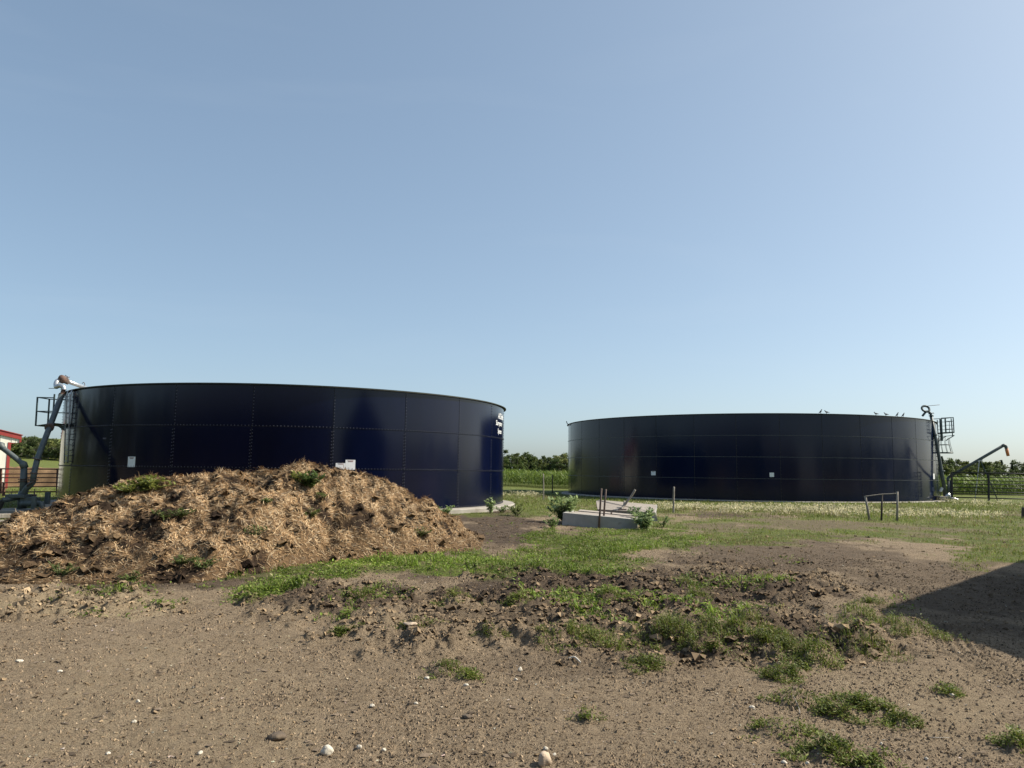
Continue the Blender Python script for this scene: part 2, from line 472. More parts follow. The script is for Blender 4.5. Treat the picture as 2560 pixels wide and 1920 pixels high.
def clump_height(px, py):
    h = np.zeros_like(px)
    for (_, cx, cy, rx, ry, ch) in _clump_w:
        d = ((px - cx) / (rx * 1.05)) ** 2 + ((py - cy - ry * .1) / (ry * 1.05)) ** 2
        h = np.maximum(h, ch * 0.5 * np.clip(1 - d, 0, 1) ** 0.7)
    return h

def ground_z(X, Y, full=False):
    px, py, green, mud, rough, pale, g, fld, far = ground_masks(X, Y)
    r = np.hypot(X, Y)
    near = 1 - sstep(22, 40, r)
    z = gz_base(X, Y)
    # clods: plates with cracks between them, lumpy
    wl = worley(X * 4.2 + 1.2 * fbm(X * 3, Y * 3, 2, 71), Y * 4.2, 5)
    wl2 = worley(X * 9.5 + .8 * fbm(X * 6, Y * 6, 2, 72), Y * 9.5, 6)
    hum = fbm(X * 1.1, Y * 1.1, 3, 21) - 0.5
    wl3 = worley(X * 20, Y * 20, 8)
    tramp = (0.10 * np.clip(0.62 - wl, -.2, .35) + 0.065 * np.clip(0.6 - wl2, -.2, .3) + 0.026 * (.5 - wl3) + 0.24 * hum) * rough * 1.25
    z = z + near * (tramp + 0.11 * g * (fbm(X * 1.7, Y * 1.7, 3, 25) - .35)
         + 0.035 * (fbm(X * 1.3, Y * 1.3, 4, 31) - 0.5)
         + (0.022 + 0.02 * mud) * (fbm(X * 9, Y * 9, 3, 33) - 0.5)
         + 0.016 * (fbm(X * 28, Y * 28, 2, 34) - 0.5))
    z = z + near * clump_height(px, py)
    # curved tyre tread marks
    dq = np.hypot(X - 6.9, Y - 6.55); aq = np.arctan2(Y - 6.55, X - 6.9)
    track = sstep(2.55, 2.65, dq) * (1 - sstep(2.95, 3.05, dq)) * sstep(2.2, 2.35, np.abs(aq)) * near
    z = z - track * .018 * np.clip(np.sin((dq - 2.6) * 2 * math.pi / .09), -.2, 1)
    if full:
        return z, (px, py, green, mud, rough, pale, g, fld, far)
    return z

def polar(nfine, rr, a0, a1, ncoarse):
    th = np.concatenate([np.linspace(a0, a1, nfine), np.linspace(a1, a0 + 2 * math.pi, ncoarse + 2)[1:-1]])
    return th, rr

# one sheet: fine in front of the viewer, coarser with distance, out to the horizon
_rr = [0.0]
_r = 1.2
while _r < 3.4: _rr.append(_r); _r *= 1.15
while _r < 26: _rr.append(_r); _r *= 1.0055
while _r < 120: _rr.append(_r); _r *= 1.02
while _r < 5000: _rr.append(_r); _r *= 1.12
_rr = np.array(_rr[1:])
_th, _ = polar(820, _rr, R_(90 - 42), R_(90 + 42), 70)
nT, nR = len(_th), len(_rr)
TT, RR = np.meshgrid(_th, _rr)
GX = (RR * np.cos(TT)).ravel(); GY = (RR * np.sin(TT)).ravel()
GZ, GM = ground_z(GX, GY, True)
ii, jj = np.meshgrid(np.arange(nR - 1), np.arange(nT), indexing='ij')
j2 = (jj + 1) % nT
Q = np.stack([ii * nT + jj, (ii + 1) * nT + jj, (ii + 1) * nT + j2, ii * nT + j2], -1).reshape(-1, 4)
V = np.stack([GX, GY, GZ], -1)
centre = len(V)
V = np.vstack([V, [[0, 0, 0]]])
# inner fan folded into quads with the centre point doubled up as a degenerate-free ring
fan = np.stack([np.full(nT // 2, centre), np.arange(0, nT - 1, 2)[:nT // 2], (np.arange(0, nT - 1, 2)[:nT // 2] + 1) % nT, (np.arange(0, nT - 1, 2)[:nT // 2] + 2) % nT], -1)
Q = np.vstack([Q, fan])
mk = np.stack([GM[3], GM[2], GM[5]], -1)
mk = np.vstack([mk, [[0, 0, .3]]])
gmesh = np_mesh('ground', V, Q, mk, smooth=True)

def ground_material():
    m = bpy.data.materials.new('ground'); m.use_nodes = True
    nt = m.node_tree; N = nt.nodes; L = nt.links; b = N['Principled BSDF']
    b.inputs['Roughness'].default_value = 0.95; b.inputs['Specular IOR Level'].default_value = 0.15
    at_ = N.new('ShaderNodeAttribute'); at_.attribute_name = 'Col'
    sp = N.new('ShaderNodeSeparateColor'); L.new(at_.outputs['Color'], sp.inputs[0])
    geo = N.new('ShaderNodeNewGeometry')
    def noise(s, d=6, r=.6):
        n = N.new('ShaderNodeTexNoise'); n.inputs['Scale'].default_value = s; n.inputs['Detail'].default_value = d
        n.inputs['Roughness'].default_value = r
        L.new(geo.outputs['Position'], n.inputs['Vector']); return n.outputs['Fac']
    def ramp(f, c0, c1, p0=.35, p1=.65):
        r = N.new('ShaderNodeValToRGB'); r.color_ramp.elements[0].color = (*c0, 1); r.color_ramp.elements[1].color = (*c1, 1)
        r.color_ramp.elements[0].position = p0; r.color_ramp.elements[1].position = p1
        L.new(f, r.inputs[0]); return r.outputs[0]
    def mix(f, a, c, mode='MIX'):
        x = N.new('ShaderNodeMix'); x.data_type = 'RGBA'; x.blend_type = mode
        if isinstance(f, float): x.inputs[0].default_value = f
        else: L.new(f, x.inputs[0])
        for i, q in ((6, a), (7, c)):
            if isinstance(q, tuple): x.inputs[i].default_value = (*q, 1)
            else: L.new(q, x.inputs[i])
        return x.outputs[2]
    dry = ramp(noise(2.2, 8, .7), (0.275, 0.210, 0.140), (0.395, 0.308, 0.212))
    dry = mix(ramp(noise(38, 5, .7), (0, 0, 0), (1, 1, 1), .42, .62), dry, (0.288, 0.222, 0.152))
    dry = mix(ramp(noise(75, 3, .6), (1, 1, 1), (0, 0, 0), .36, .46), dry, (0.090, 0.064, 0.040))
    dry = mix(ramp(noise(120, 2, .6), (0, 0, 0), (1, 1, 1), .67, .73), dry, (0.42, 0.36, 0.28))
    dry = mix(ramp(noise(7, 7, .75), (0, 0, 0), (.55, .55, .55), .50, .66), dry, (0.150, 0.110, 0.073))
    dry = mix(ramp(noise(22, 6, .8), (1, 1, 1), (0, 0, 0), .36, .45), dry, (0.105, 0.076, 0.050))
    mud = ramp(noise(3.5, 8, .7), (0.064, 0.047, 0.035), (0.145, 0.108, 0.078))
    mud = mix(ramp(noise(45, 4, .7), (1, 1, 1), (0, 0, 0), .34, .48), mud, (0.045, 0.034, 0.027))
    pale = ramp(noise(9, 7, .7), (0.27, 0.205, 0.130), (0.42, 0.34, 0.225))
    grs = ramp(noise(1.3, 8, .7), (0.072, 0.105, 0.020), (0.140, 0.172, 0.038))
    grs = mix(ramp(noise(14, 5, .7), (0, 0, 0), (1, 1, 1), .48, .66), grs, (0.115, 0.090, 0.052))
    c = mix(sp.outputs['Blue'], dry, pale)
    c = mix(sp.outputs['Red'], c, mud)
    c = mix(sp.outputs['Green'], c, grs)
    L.new(c, b.inputs['Base Color'])
    ad = N.new('ShaderNodeMath'); ad.operation = 'ADD'
    L.new(noise(28, 6, .75), ad.inputs[0]); L.new(noise(110, 3, .7), ad.inputs[1])
    bp = N.new('ShaderNodeBump'); bp.inputs['Strength'].default_value = 1.0; bp.inputs['Distance'].default_value = 0.035
    L.new(ad.outputs[0], bp.inputs['Height']); L.new(bp.outputs[0], b.inputs['Normal'])
    MATS['ground'] = m
    return m
ground_material()
tag(link('ground', gmesh, 'ground'), kind='structure')

# ------------------------------------------------------------------ slurry tanks
def arc_panel(name, R, a0, a1, z0, z1, t, seg, origin=(0, 0, 0)):
    """curved steel sheet of thickness t"""
    V = []; Fs = []
    for i in range(seg + 1):
        a = a0 + (a1 - a0) * i / seg
        for r in (R, R - t):
            for z in (z0, z1):
                V.append((r * math.cos(a), r * math.sin(a), z))
    for i in range(seg):
        b = i * 4
        Fs += [(b, b + 4, b + 5, b + 1), (b + 2, b + 3, b + 7, b + 6), (b + 1, b + 5, b + 7, b + 3), (b, b + 2, b + 6, b + 4)]
    Fs += [(0, 1, 3, 2), (4 * seg, 4 * seg + 2, 4 * seg + 3, 4 * seg + 1)]
    me = bpy.data.meshes.new(name); me.from_pydata(V, [], Fs); bm_fix(me)
    # the sheet's faces are smooth, its edges stay sharp
    for p in me.polygons:
        p.use_smooth = abs(p.normal.z) < 0.3
    for e in me.edges:
        v0, v1 = me.vertices[e.vertices[0]].co, me.vertices[e.vertices[1]].co
        if abs(v0.z - v1.z) < 1e-4 or True:
            pass
    me.set_sharp_from_angle(angle=R_(30))
    me.update(); return me

def ring_mesh(name, prof, n=128):
    """closed profile (r,z) swept round the axis"""
    V = []; Fs = []; k = len(prof)
    for i in range(n):
        a = 2 * math.pi * i / n
        for r, z in prof: V.append((r * math.cos(a), r * math.sin(a), z))
    for i in range(n):
        i2 = (i + 1) % n
        for q in range(k):
            q2 = (q + 1) % k
            Fs.append((i * k + q, i2 * k + q, i2 * k + q2, i * k + q2))
    me = bpy.data.meshes.new(name); me.from_pydata(V, [], Fs); bm_fix(me)
    for p in me.polygons: p.use_smooth = True
    me.set_sharp_from_angle(angle=R_(30))
    return me

def bolts_mesh(name, T, size, step, double):
    R, n, h = T['R'], T['n'], T['h']
    P = []
    for r in range(T['rings']):
        for k in range(n):
            a = T['ph'] + 2 * math.pi * k / n
            for s in ((-1, 1) if double and r < 2 else (1,)):
                for z in np.arange(r * h + .06, (r + 1) * h - .03, step):
                    P.append((a + s * 0.030 / R, z + (0.02 if s > 0 else 0)))
        if r:
            for a in np.arange(0, 2 * math.pi, step * 1.05 / R):
                P.append((a, r * h + 0.028))
    for a in np.arange(0, 2 * math.pi, step / R): P.append((a, .04))
    P = np.array(P); m = len(P)
    a = P[:, 0]; z = P[:, 1]
    er = np.stack([np.cos(a), np.sin(a), 0 * a], -1); et = np.stack([-np.sin(a), np.cos(a), 0 * a], -1); ez = np.array([0, 0, 1.0])
    V = np.zeros((m, 8, 3)); s = size / 2
    for q, (u, w) in enumerate(((-1, -1), (1, -1), (1, 1), (-1, 1))):
        V[:, q] = er * (R + 0.0) + ez * z[:, None] + et * (u * s) + ez * (w * s)
        V[:, q + 4] = er * (R + size * .55) + ez * z[:, None] + et * (u * s * .55) + ez * (w * s * .55)
    b = np.arange(m)[:, None] * 8
    fs = [b + np.array(f) for f in ((4, 5, 6, 7), (0, 1, 5, 4), (1, 2, 6, 5), (2, 3, 7, 6), (3, 0, 4, 7))]
    return np_mesh(name, V.reshape(-1, 3), np.concatenate(fs))

mat('seam', (0.035, 0.045, 0.055), (0.055, 0.065, 0.075), scale=3, rough=0.4)
def make_tank(T, label, mname, gap, bolt, step, double, seal='sealant', seams=False):
    cx, cy = T['c']; R = T['R']; h = T['h']; n = T['n']; H = h * T['rings']
    root = empty('slurry_tank', (cx, cy, T['z']), label, 'tank', 'slurry storage tanks')
    link('inner_shell', ring_mesh('inner_shell', [(R - .010, 0.0), (R - .010, H - .01), (R - .03, H - .01), (R - .03, 0.0)], n * 8), seal, root)
    da = 2 * math.pi / n
    for r in range(T['rings']):
        me = arc_panel('panel', R, gap / R / 2, da - gap / R / 2, r * h + gap / 2, (r + 1) * h - gap / 2, .012, 8)
        me.materials.append(MATS[mname])
        for k in range(n):
            o = bpy.data.objects.new('panel', me); col.objects.link(o); o.parent = root
            o.rotation_euler = (0, 0, T['ph'] + k * da)
    b = link('bolts', bolts_mesh('bolts', T, bolt, step, double), 'bolt', root); b['kind'] = 'stuff'
    link('rim', ring_mesh('rim', [(R - .05, H - .008), (R + .10, H - .008), (R + .10, H + .016), (R + .02, H + .020), (R + .02, H + .045), (R - .05, H + .045)], n * 6), 'rim', root)
    link('foundation', ring_mesh('foundation', [(R - .6, -.35), (R + .55, -.35), (R + .55, -.045), (R + .50, -.002), (R - .6, -.002)], n * 4), 'concrete', root)
    if seams:
        for r in range(1, T['rings']):
            link('seam_strip', ring_mesh('seam_strip', [(R - .008, r * h - .013), (R + .010, r * h - .013), (R + .010, r * h + .013), (R - .008, r * h + .013)], n * 4), 'seam', root)
    fl = MB(); fl.tube([(0, 0, -.3), (0, 0, .02)], R - .04, 64); me = fl.mesh('tank_floor'); link('tank_floor', me, 'concrete', root)
    return root

tankL = make_tank(LT, 'dark navy bolted steel tank with white lettering, three rings high, behind the straw heap', 'navy', .014, .034, .11, True)
tankR = make_tank(RT, 'larger dark steel tank, four rings high, with pigeons perched on its rim', 'navy_dark', .034, .022, .22, False, seams=True)

def on_tank(T, a, z, out=0.0):
    R = T['R'] + out
    return Vector((T['c'][0] + R * math.cos(a), T['c'][1] + R * math.sin(a), z))

def lettering(T, root, text, px, py, size, shear=0.25):
    p, a0 = tank_hit(T, px, py)
    cu = bpy.data.curves.new('lettering', 'FONT'); cu.body = text; cu.size = size; cu.shear = shear
    cu.space_character = 0.92; cu.offset = 0.002
    tmp = bpy.data.objects.new('lettering_source', cu); col.objects.link(tmp)
    dg = bpy.context.evaluated_depsgraph_get()
    me = bpy.data.meshes.new_from_object(tmp.evaluated_get(dg))
    bpy.data.objects.remove(tmp)
    R = T['R'] + .006
    for v in me.vertices:
        a = a0 + v.co.x / R; z = p.z - T['z'] + v.co.y
        v.co = (R * math.cos(a), R * math.sin(a), z)
    me.materials.clear()
    o = link('lettering', me, 'lettering', root)
    o['label'] = 'white lettering reading ' + text
    return o

lettering(LT, tankL, 'AOSmith', 1245, 1046, .36, .3)
lettering(LT, tankL, 'Slurrystore', 1239.5, 1062, .30, .15)
lettering(LT, tankL, 'System', 1244, 1083, .30, .15)

def placard(T, x0, y0, x1, y1, label, group=None, lines=True, turn=0):
    p, a = tank_hit(T, (x0 + x1) / 2, (y0 + y1) / 2)
    d = (p - Vector((0, 0, EYE))).length
    h = (y1 - y0) * d / F
    _, aL = tank_hit(T, x0, (y0 + y1) / 2); _, aR = tank_hit(T, x1, (y0 + y1) / 2)
    R = T['R']; w = min(abs(aR - aL) * R, h * 2.2)
    hw = w / 2 / R
    me = arc_panel('placard', R + .010, -hw, hw, -h / 2, h / 2, .008, 4)
    root = link('notice_placard', me, 'placard')
    root.location = (T['c'][0], T['c'][1], p.z); root.rotation_euler = (0, 0, a)
    tag(root, label, 'sign', group)
    if lines:
        for q, (ww, zz) in enumerate(((.62, .40), (.50, .31))):
            l = arc_panel('printed_line', R + .0115, -hw * ww, hw * ww, zz * h - .012 * (h / .4), zz * h + .012 * (h / .4), .003, 3)
            link('printed_line', l, 'print', root)
    return root

placard(LT, 320, 1143, 338, 1166, 'tall white notice alone on the dark panel of the lettered tank')
placard(LT, 839, 1158, 863, 1173, 'low white notice beside a taller one, just above the straw heap')
placard(LT, 863.5, 1150, 888, 1174, 'square white notice adjoining a lower one above the straw heap')
placard(RT, 1628, 1178, 1639, 1188, 'small white notice with a dark mark on the larger tank', lines=True)
placard(RT, 1924, 1182, 1935, 1192, 'small blank square white notice on the larger tank', lines=False)
placard(RT, 2333, 1185, 2337, 1197, 'small upright white tag beside the ladder of the larger tank', lines=False)

# ------------------------------------------------------------------ straw and manure heap
SIL = [(-220, 1385), (-120, 1352), (0, 1327), (60, 1314), (111, 1301), (158, 1277), (215, 1247), (300, 1224), (360, 1204), (408, 1192), (470, 1198), (519, 1196), (560, 1186), (601, 1179), (650, 1190), (695, 1188), (725, 1174), (752, 1165),
       (790, 1174), (821, 1179), (880, 1188), (948, 1199), (980, 1214), (1027, 1243), (1075, 1260), (1106, 1289), (1170, 1332), (1208, 1362), (1240, 1380)]
def _ridge():
    pts = []
    for (x, y) in SIL:
        Yr = float(np.interp(x, [-220, 0, 400, 750, 1000, 1240], [13.6, 14.2, 15.0, 15.5, 16.4, 17.0]))
        p = at(x, y + 5, Yr); pts.append((p.x, Yr, max(p.z - .03, 0.0)))
    return np.array(pts)
RIDGE = _ridge()
FOOT = np.array([[on_z(x, y).x, on_z(x, y).y] for x, y in ((-250, 1452), (0, 1462), (300, 1462), (470, 1458), (600, 1440), (800, 1408), (1000, 1394), (1120, 1380), (1235, 1372))])
_fo = np.argsort(FOOT[:, 0]); FOOT = FOOT[_fo]

def heap_base(X, Y):
    zr = np.interp(X, RIDGE[:, 0], RIDGE[:, 2]); yr = np.interp(X, RIDGE[:, 0], RIDGE[:, 1])
    # ends taper off
    zr = zr * sstep(RIDGE[0, 0] - 0.6, RIDGE[0, 0] + 1.6, X)
    yf = np.interp(X, FOOT[:, 0], FOOT[:, 1])
    yf = np.minimum(yf, yr - 0.3)
    t = np.clip((Y - yf) / (yr - yf), 0, 1)
    s = np.where(t < 1, np.sin(t * math.pi / 2) ** 1.15, 1)
    yb = yr + 3.4
    t2 = np.clip((yb - Y) / (yb - yr), 0, 1)
    s = np.where(Y > yr, np.sin(t2 * math.pi / 2) ** 1.1, s)
    end = 1 - sstep(RIDGE[-1, 0] - .05, RIDGE[-1, 0] + .35, X)
    return zr * s * end

def heap_z(X, Y):
    b = heap_base(X, Y)
    m = sstep(0.02, 0.35, b)
    wx = X + 0.25 * fbm(X * 1.5, Y * 1.5, 3, 80); wy = Y + 0.25 * fbm(X * 1.5, Y * 1.5, 3, 81)
    lump = 0.24 * (0.55 - worley(wx * 1.5, wy * 1.5, 82)) + 0.15 * (0.5 - worley(wx * 3.0, wy * 3.0, 83)) + 0.075 * (.5 - worley(wx * 7.5, wy * 7.5, 84))
    return b + m * (lump + 0.10 * (fbm(X * 2.2, Y * 2.2, 4, 85) - .5)) + sstep(0.0, .1, b) * .05 * (fbm(X * 14, Y * 14, 3, 86) - .5)

hx = np.arange(RIDGE[0, 0] - .8, RIDGE[-1, 0] + .6, .034); hy = np.arange(9.6, 20.9, .034)
HXg, HYg = np.meshgrid(hx, hy)
hbase = heap_base(HXg.ravel(), HYg.ravel())
hz = heap_z(HXg.ravel(), HYg.ravel())
gzh = gz_base(HXg.ravel(), HYg.ravel())
hz = gzh + np.where(hbase > .012, hz, -.15)
nx_, ny_ = len(hx), len(hy)
ii, jj = np.meshgrid(np.arange(ny_ - 1), np.arange(nx_ - 1), indexing='ij')
Q = np.stack([ii * nx_ + jj, ii * nx_ + jj + 1, (ii + 1) * nx_ + jj + 1, (ii + 1) * nx_ + jj], -1).reshape(-1, 4)
keep = (hbase[Q] > .004).any(axis=1)
Q = Q[keep]
used = np.unique(Q); remap = np.full(nx_ * ny_, -1); remap[used] = np.arange(len(used))
HV = np.stack([HXg.ravel(), HYg.ravel(), hz], -1)[used]; Q = remap[Q]
HORG = Vector((-5.0, 15.0, 0.0))

def heap_tone(X, Y):
    """0 = dark wet manure, 1 = pale dry straw"""
    t = fbm(X * 1.1 + 3, Y * 1.1, 4, 90)
    t2 = fbm(X * 4.1, Y * 4.1, 3, 91)
    t3 = fbm(X * 9, Y * 9, 2, 93)
    t = sstep(.38, .50, t * .30 + t2 * .45 + t3 * .25 + .006 * (X + 5))
    low = sstep(0.05, .5, heap_base(X, Y))
    return t * (0.5 + .5 * low)

tn = heap_tone(HV[:, 0], HV[:, 1])[:, None]
hc = (1 - tn) * np.array([[.030, .020, .014]]) + tn * np.array([[.21, .135, .075]])
hc = hc * (0.7 + 0.6 * fbm(HV[:, 0] * 20, HV[:, 1] * 20, 2, 92)[:, None])
hme = np_mesh('heap_body', HV - np.array(HORG), Q, hc, smooth=True)
mat('heap', (0.55, 0.55, 0.55), (1.15, 1.15, 1.1), attr='Col', scale=26, rough=0.95, bump=0.9, bscale=55, spec=0.1)
heap = empty('straw_heap', HORG, 'long heap of dry brown straw and manure piled before the lettered tank', 'heap')
link('heap_body', hme, 'heap', heap)

def strips(P, D, U, Lh, W, bend, C, ctip=None):
    """bent three-point ribbons: P base, D direction, U up/bend direction"""
    n = len(P)
    S = np.cross(D, U); S /= (np.linalg.norm(S, axis=1, keepdims=True) + 1e-9)
    L1 = Lh[:, None]; w = W[:, None] / 2
    p1 = P + D * L1 * .5 + U * (bend * Lh * .5)[:, None]
    p2 = P + D * L1 + U * (-bend * Lh * .2)[:, None]
    V = np.stack([P - S * w, P + S * w, p1 - S * w, p1 + S * w, p2], 1)
    b = np.arange(n)[:, None] * 5
    Q = np.concatenate([b + np.array((0, 1, 3)), b + np.array((0, 3, 2)), b + np.array((2, 3, 4))])
    cc = np.repeat(C[:, None, :], 5, 1)
    if ctip is not None: cc[:, 4:] = ctip[:, None, :]
    return V.reshape(-1, 3), Q, cc.reshape(-1, 3)

NS = 130000
sx = rng.uniform(RIDGE[0, 0] - .6, RIDGE[-1, 0] + .6, NS * 3); sy = rng.uniform(9.8, 18.6, NS * 3)
hb = heap_base(sx, sy); tone = heap_tone(sx, sy)
ok = (hb > .012) & (rng.random(NS * 3) < (0.10 + .90 * tone) * (0.35 + .65 * sstep(0, .25, hb)))
sx, sy, tone = sx[ok][:NS], sy[ok][:NS], tone[ok][:NS]
e = .05
z0 = heap_z(sx, sy); zx = (heap_z(sx + e, sy) - z0) / e; zy = (heap_z(sx, sy + e) - z0) / e
nrm = np.stack([-zx, -zy, np.ones_like(zx)], -1); nrm /= np.linalg.norm(nrm, axis=1, keepdims=True)
# straw lies in combed bunches: direction varies slowly, with scatter
ang = 6.28 * 2.0 * fbm(sx * 1.6, sy * 1.6, 3, 95) + rng.normal(0, 1.1, len(sx))
dr = np.stack([np.cos(ang), np.sin(ang), np.zeros_like(ang)], -1)
dr = dr - nrm * (dr * nrm).sum(1, keepdims=True); dr /= np.linalg.norm(dr, axis=1, keepdims=True)
lift = rng.normal(.10, .16, len(sx))
dr = dr + nrm * lift[:, None]; dr /= np.linalg.norm(dr, axis=1, keepdims=True)
P = np.stack([sx, sy, z0 + gz_base(sx, sy) + rng.uniform(-.004, .022, len(sx))], -1)
pal = np.array([[.50, .335, .18], [.60, .43, .25], [.40, .25, .125], [.32, .195, .10], [.68, .52, .33], [.42, .33, .23], [.26, .165, .09]])
C = pal[rng.integers(0, len(pal), len(sx))] * rng.uniform(.6, 1.2, (len(sx), 1)) * (.45 + .55 * tone[:, None])
Vs, Qs, Cs = strips(P, dr, nrm, np.clip(rng.gamma(3, .021, len(sx)) + .018, .02, .20), rng.uniform(.005, .013, len(sx)), rng.normal(.02, .10, len(sx)), C)
so = link('straw', np_mesh('straw', Vs - np.array(HORG), Qs, Cs), 'straw', heap); so['kind'] = 'stuff'

# ------------------------------------------------------------------ clods and crumbs on the bare soil, pale pebbles
def rocks(P, S, C, flat=.6, seed=0):
    """many little eight- to twenty-faced lumps, one mesh"""
    r = np.random.default_rng(seed)
    base = np.array([(1, 0, -.1), (-1, 0, -.1), (0, 1, -.1), (0, -1, -.1), (.05, 0, .72), (0, 0, -.8), (.62, .62, .5), (-.62, .62, .55), (-.62, -.62, .5), (.62, -.62, .55)])
    f = np.array([(4, 0, 6), (4, 6, 2), (4, 2, 7), (4, 7, 1), (4, 1, 8), (4, 8, 3), (4, 3, 9), (4, 9, 0), (5, 6, 0), (5, 7, 2), (5, 8, 1), (5, 9, 3)])
    n = len(P)
    V = base[None] * r.uniform(.65, 1.25, (n, 10, 1)) + r.normal(0, .16, (n, 10, 3))
    sc = np.stack([S * r.uniform(.7, 1.5, n), S * r.uniform(.7, 1.3, n), S * flat * r.uniform(.6, 1.3, n)], -1)
    V = V * sc[:, None, :]
    a = r.uniform(0, 6.28, n); ca, sa = np.cos(a)[:, None], np.sin(a)[:, None]
    V = np.stack([V[..., 0] * ca - V[..., 1] * sa, V[..., 0] * sa + V[..., 1] * ca, V[..., 2]], -1) + P[:, None, :]
    Q = (np.arange(n)[:, None, None] * 10 + f[None]).reshape(-1, 3)
    return V.reshape(-1, 3), Q, np.repeat(C[:, None, :], 10, 1).reshape(-1, 3)

# matted lumps of manure and straw over the heap
rl = np.random.default_rng(96)
lx = rl.uniform(RIDGE[0, 0], RIDGE[-1, 0] + .3, 5200); ly = rl.uniform(10, 18.2, 5200)
lb = heap_base(lx, ly); okl = (lb > .03) & (rl.random(5200) < .55); lx, ly = lx[okl], ly[okl]
lS = np.clip(rl.gamma(1.8, .022, len(lx)), .015, .14)
lt = heap_tone(lx, ly)[:, None] * rl.uniform(.3, 1.2, (len(lx), 1))
lC = (1 - np.clip(lt, 0, 1)) * np.array([[.045, .030, .021]]) + np.clip(lt, 0, 1) * np.array([[.26, .175, .10]])
lv_, lq_, lc_ = rocks(np.stack([lx, ly, heap_z(lx, ly) + gz_base(lx, ly) + lS * .05], -1), lS, lC, .8, 97)
lo_ = link('matted_lumps', np_mesh('matted_lumps', lv_ - np.array(HORG), lq_, lc_), 'heap', heap); lo_['kind'] = 'stuff'

def sector(n, r0, r1, seed, a=38):
    r = np.random.default_rng(seed)
    rad = r0 * (r1 / r0) ** r.random(n)          # denser close by
    th = R_(90) + R_(a) * r.uniform(-1, 1, n)
    return rad * np.cos(th), rad * np.sin(th), r

def clear_of(X, Y):
    return (heap_base(X, Y) < .01) & (np.hypot(X - LT['c'][0], Y - LT['c'][1]) > LT['R'] + .6) & (np.hypot(X - RT['c'][0], Y - RT['c'][1]) > RT['R'] + .6) \
        & ~((X > 1.3) & (X < 4.6) & (Y > 23.6) & (Y < 28.2))

X, Y, r = sector(76000, 3.6, 26, 101)
_, _, green, mud, rough, pale, g, fld, far = ground_masks(X, Y)
keep = clear_of(X, Y) & (r.random(len(X)) < (.20 + .8 * rough + .3 * mud) * (1 - .75 * green))
X, Y = X[keep], Y[keep]; rough, mud, pale = rough[keep], mud[keep], pale[keep]
rad = np.hypot(X, Y)
S = np.clip(r.gamma(1.3, .0040, len(X)) * (1 + 1.7 * rough + .35 * mud) * (.6 + .05 * rad), .003, .06)
Z = ground_z(X, Y)
dark = np.clip(mud * .6 + r.normal(0, .38, len(X)) + .15, 0, 1)[:, None]
C = (1 - dark) * np.array([[.26, .190, .118]]) + dark * np.array([[.085, .061, .042]])
C = C + (pale * r.random(len(X)))[:, None] * np.array([[.16, .13, .09]])
C = C * r.uniform(.7, 1.25, (len(X), 1))
cv, cq, cc = rocks(np.stack([X, Y, Z + S * .10], -1), S, C, .85, 5)
o = link('soil_clods', np_mesh('soil_clods', cv, cq, cc), 'clod')
tag(o, 'brown soil clods and crumbs lying over the trampled dirt', 'clods', kind='stuff')

X, Y, r = sector(5200, 3.7, 18, 102)
_, _, green, mud, rough, pale, g, fld, far = ground_masks(X, Y)
keep = clear_of(X, Y) & (r.random(len(X)) < (1 - green) * (.65 - .3 * mud))
X, Y = X[keep], Y[keep]
S = np.clip(r.gamma(1.3, .0022, len(X)) + .0015, .0015, .012) * (.7 + .06 * np.hypot(X, Y))
C = np.array([[.48, .42, .34]]) * r.uniform(.55, 1.3, (len(X), 1)) + r.normal(0, .02, (len(X), 3))
cv, cq, cc = rocks(np.stack([X, Y, ground_z(X, Y) + S * .3], -1), S, C, .7, 6)
o = link('pale_pebbles', np_mesh('pale_pebbles', cv, cq, cc), 'clod')
tag(o, 'small pale pebbles strewn over the dry dirt', 'pebbles', kind='stuff')

# fine crumbs: tiny irregular pyramids
def crumbs(P, S, C, seed):
    r = np.random.default_rng(seed); n = len(P)
    a = r.uniform(0, 6.28, n)[:, None] + np.array([[0, 2.1, 4.2]]) + r.normal(0, .35, (n, 3))
    rad = S[:, None] * r.uniform(.6, 1.5, (n, 3))
    V = np.zeros((n, 4, 3))
    V[:, :3, 0] = rad * np.cos(a); V[:, :3, 1] = rad * np.sin(a); V[:, :3, 2] = -S[:, None] * .25
    V[:, 3] = r.normal(0, .35, (n, 3)) * S[:, None]; V[:, 3, 2] = S * r.uniform(.5, 1.3, n)
    V += P[:, None, :]
    Q = (np.arange(n)[:, None, None] * 4 + np.array([(0, 1, 3), (1, 2, 3), (2, 0, 3)])[None]).reshape(-1, 3)
    return V.reshape(-1, 3), Q, np.repeat(C[:, None, :], 4, 1).reshape(-1, 3)
X, Y, r = sector(120000, 3.6, 17, 104)
_, _, green, mud, rough, pale, g, fld, far = ground_masks(X, Y)
keep = clear_of(X, Y) & (r.random(len(X)) < (1 - .8 * green) * (.25 + .9 * sstep(.35, .65, fbm(X * 1.6, Y * 1.6, 3, 77))))
X, Y, mud = X[keep], Y[keep], mud[keep]
S = np.clip(np.clip(r.gamma(1.5, .0036, len(X)) + .003, .003, .014) * (.6 + .07 * np.hypot(X, Y)), .002, .016)
dk_ = np.clip(mud * .7 + r.normal(.16, .35, len(X)), 0, 1)[:, None]
C = ((1 - dk_) * np.array([[.25, .19, .13]]) + dk_ * np.array([[.08, .06, .044]])) * r.uniform(.7, 1.35, (len(X), 1))
cv, cq, cc = crumbs(np.stack([X, Y, ground_z(X, Y)], -1), S, C, 8)
o = link('soil_crumbs', np_mesh('soil_crumbs', cv, cq, cc), 'clod')
tag(o, 'fine soil crumbs scattered over the dry dirt', 'crumbs', kind='stuff')

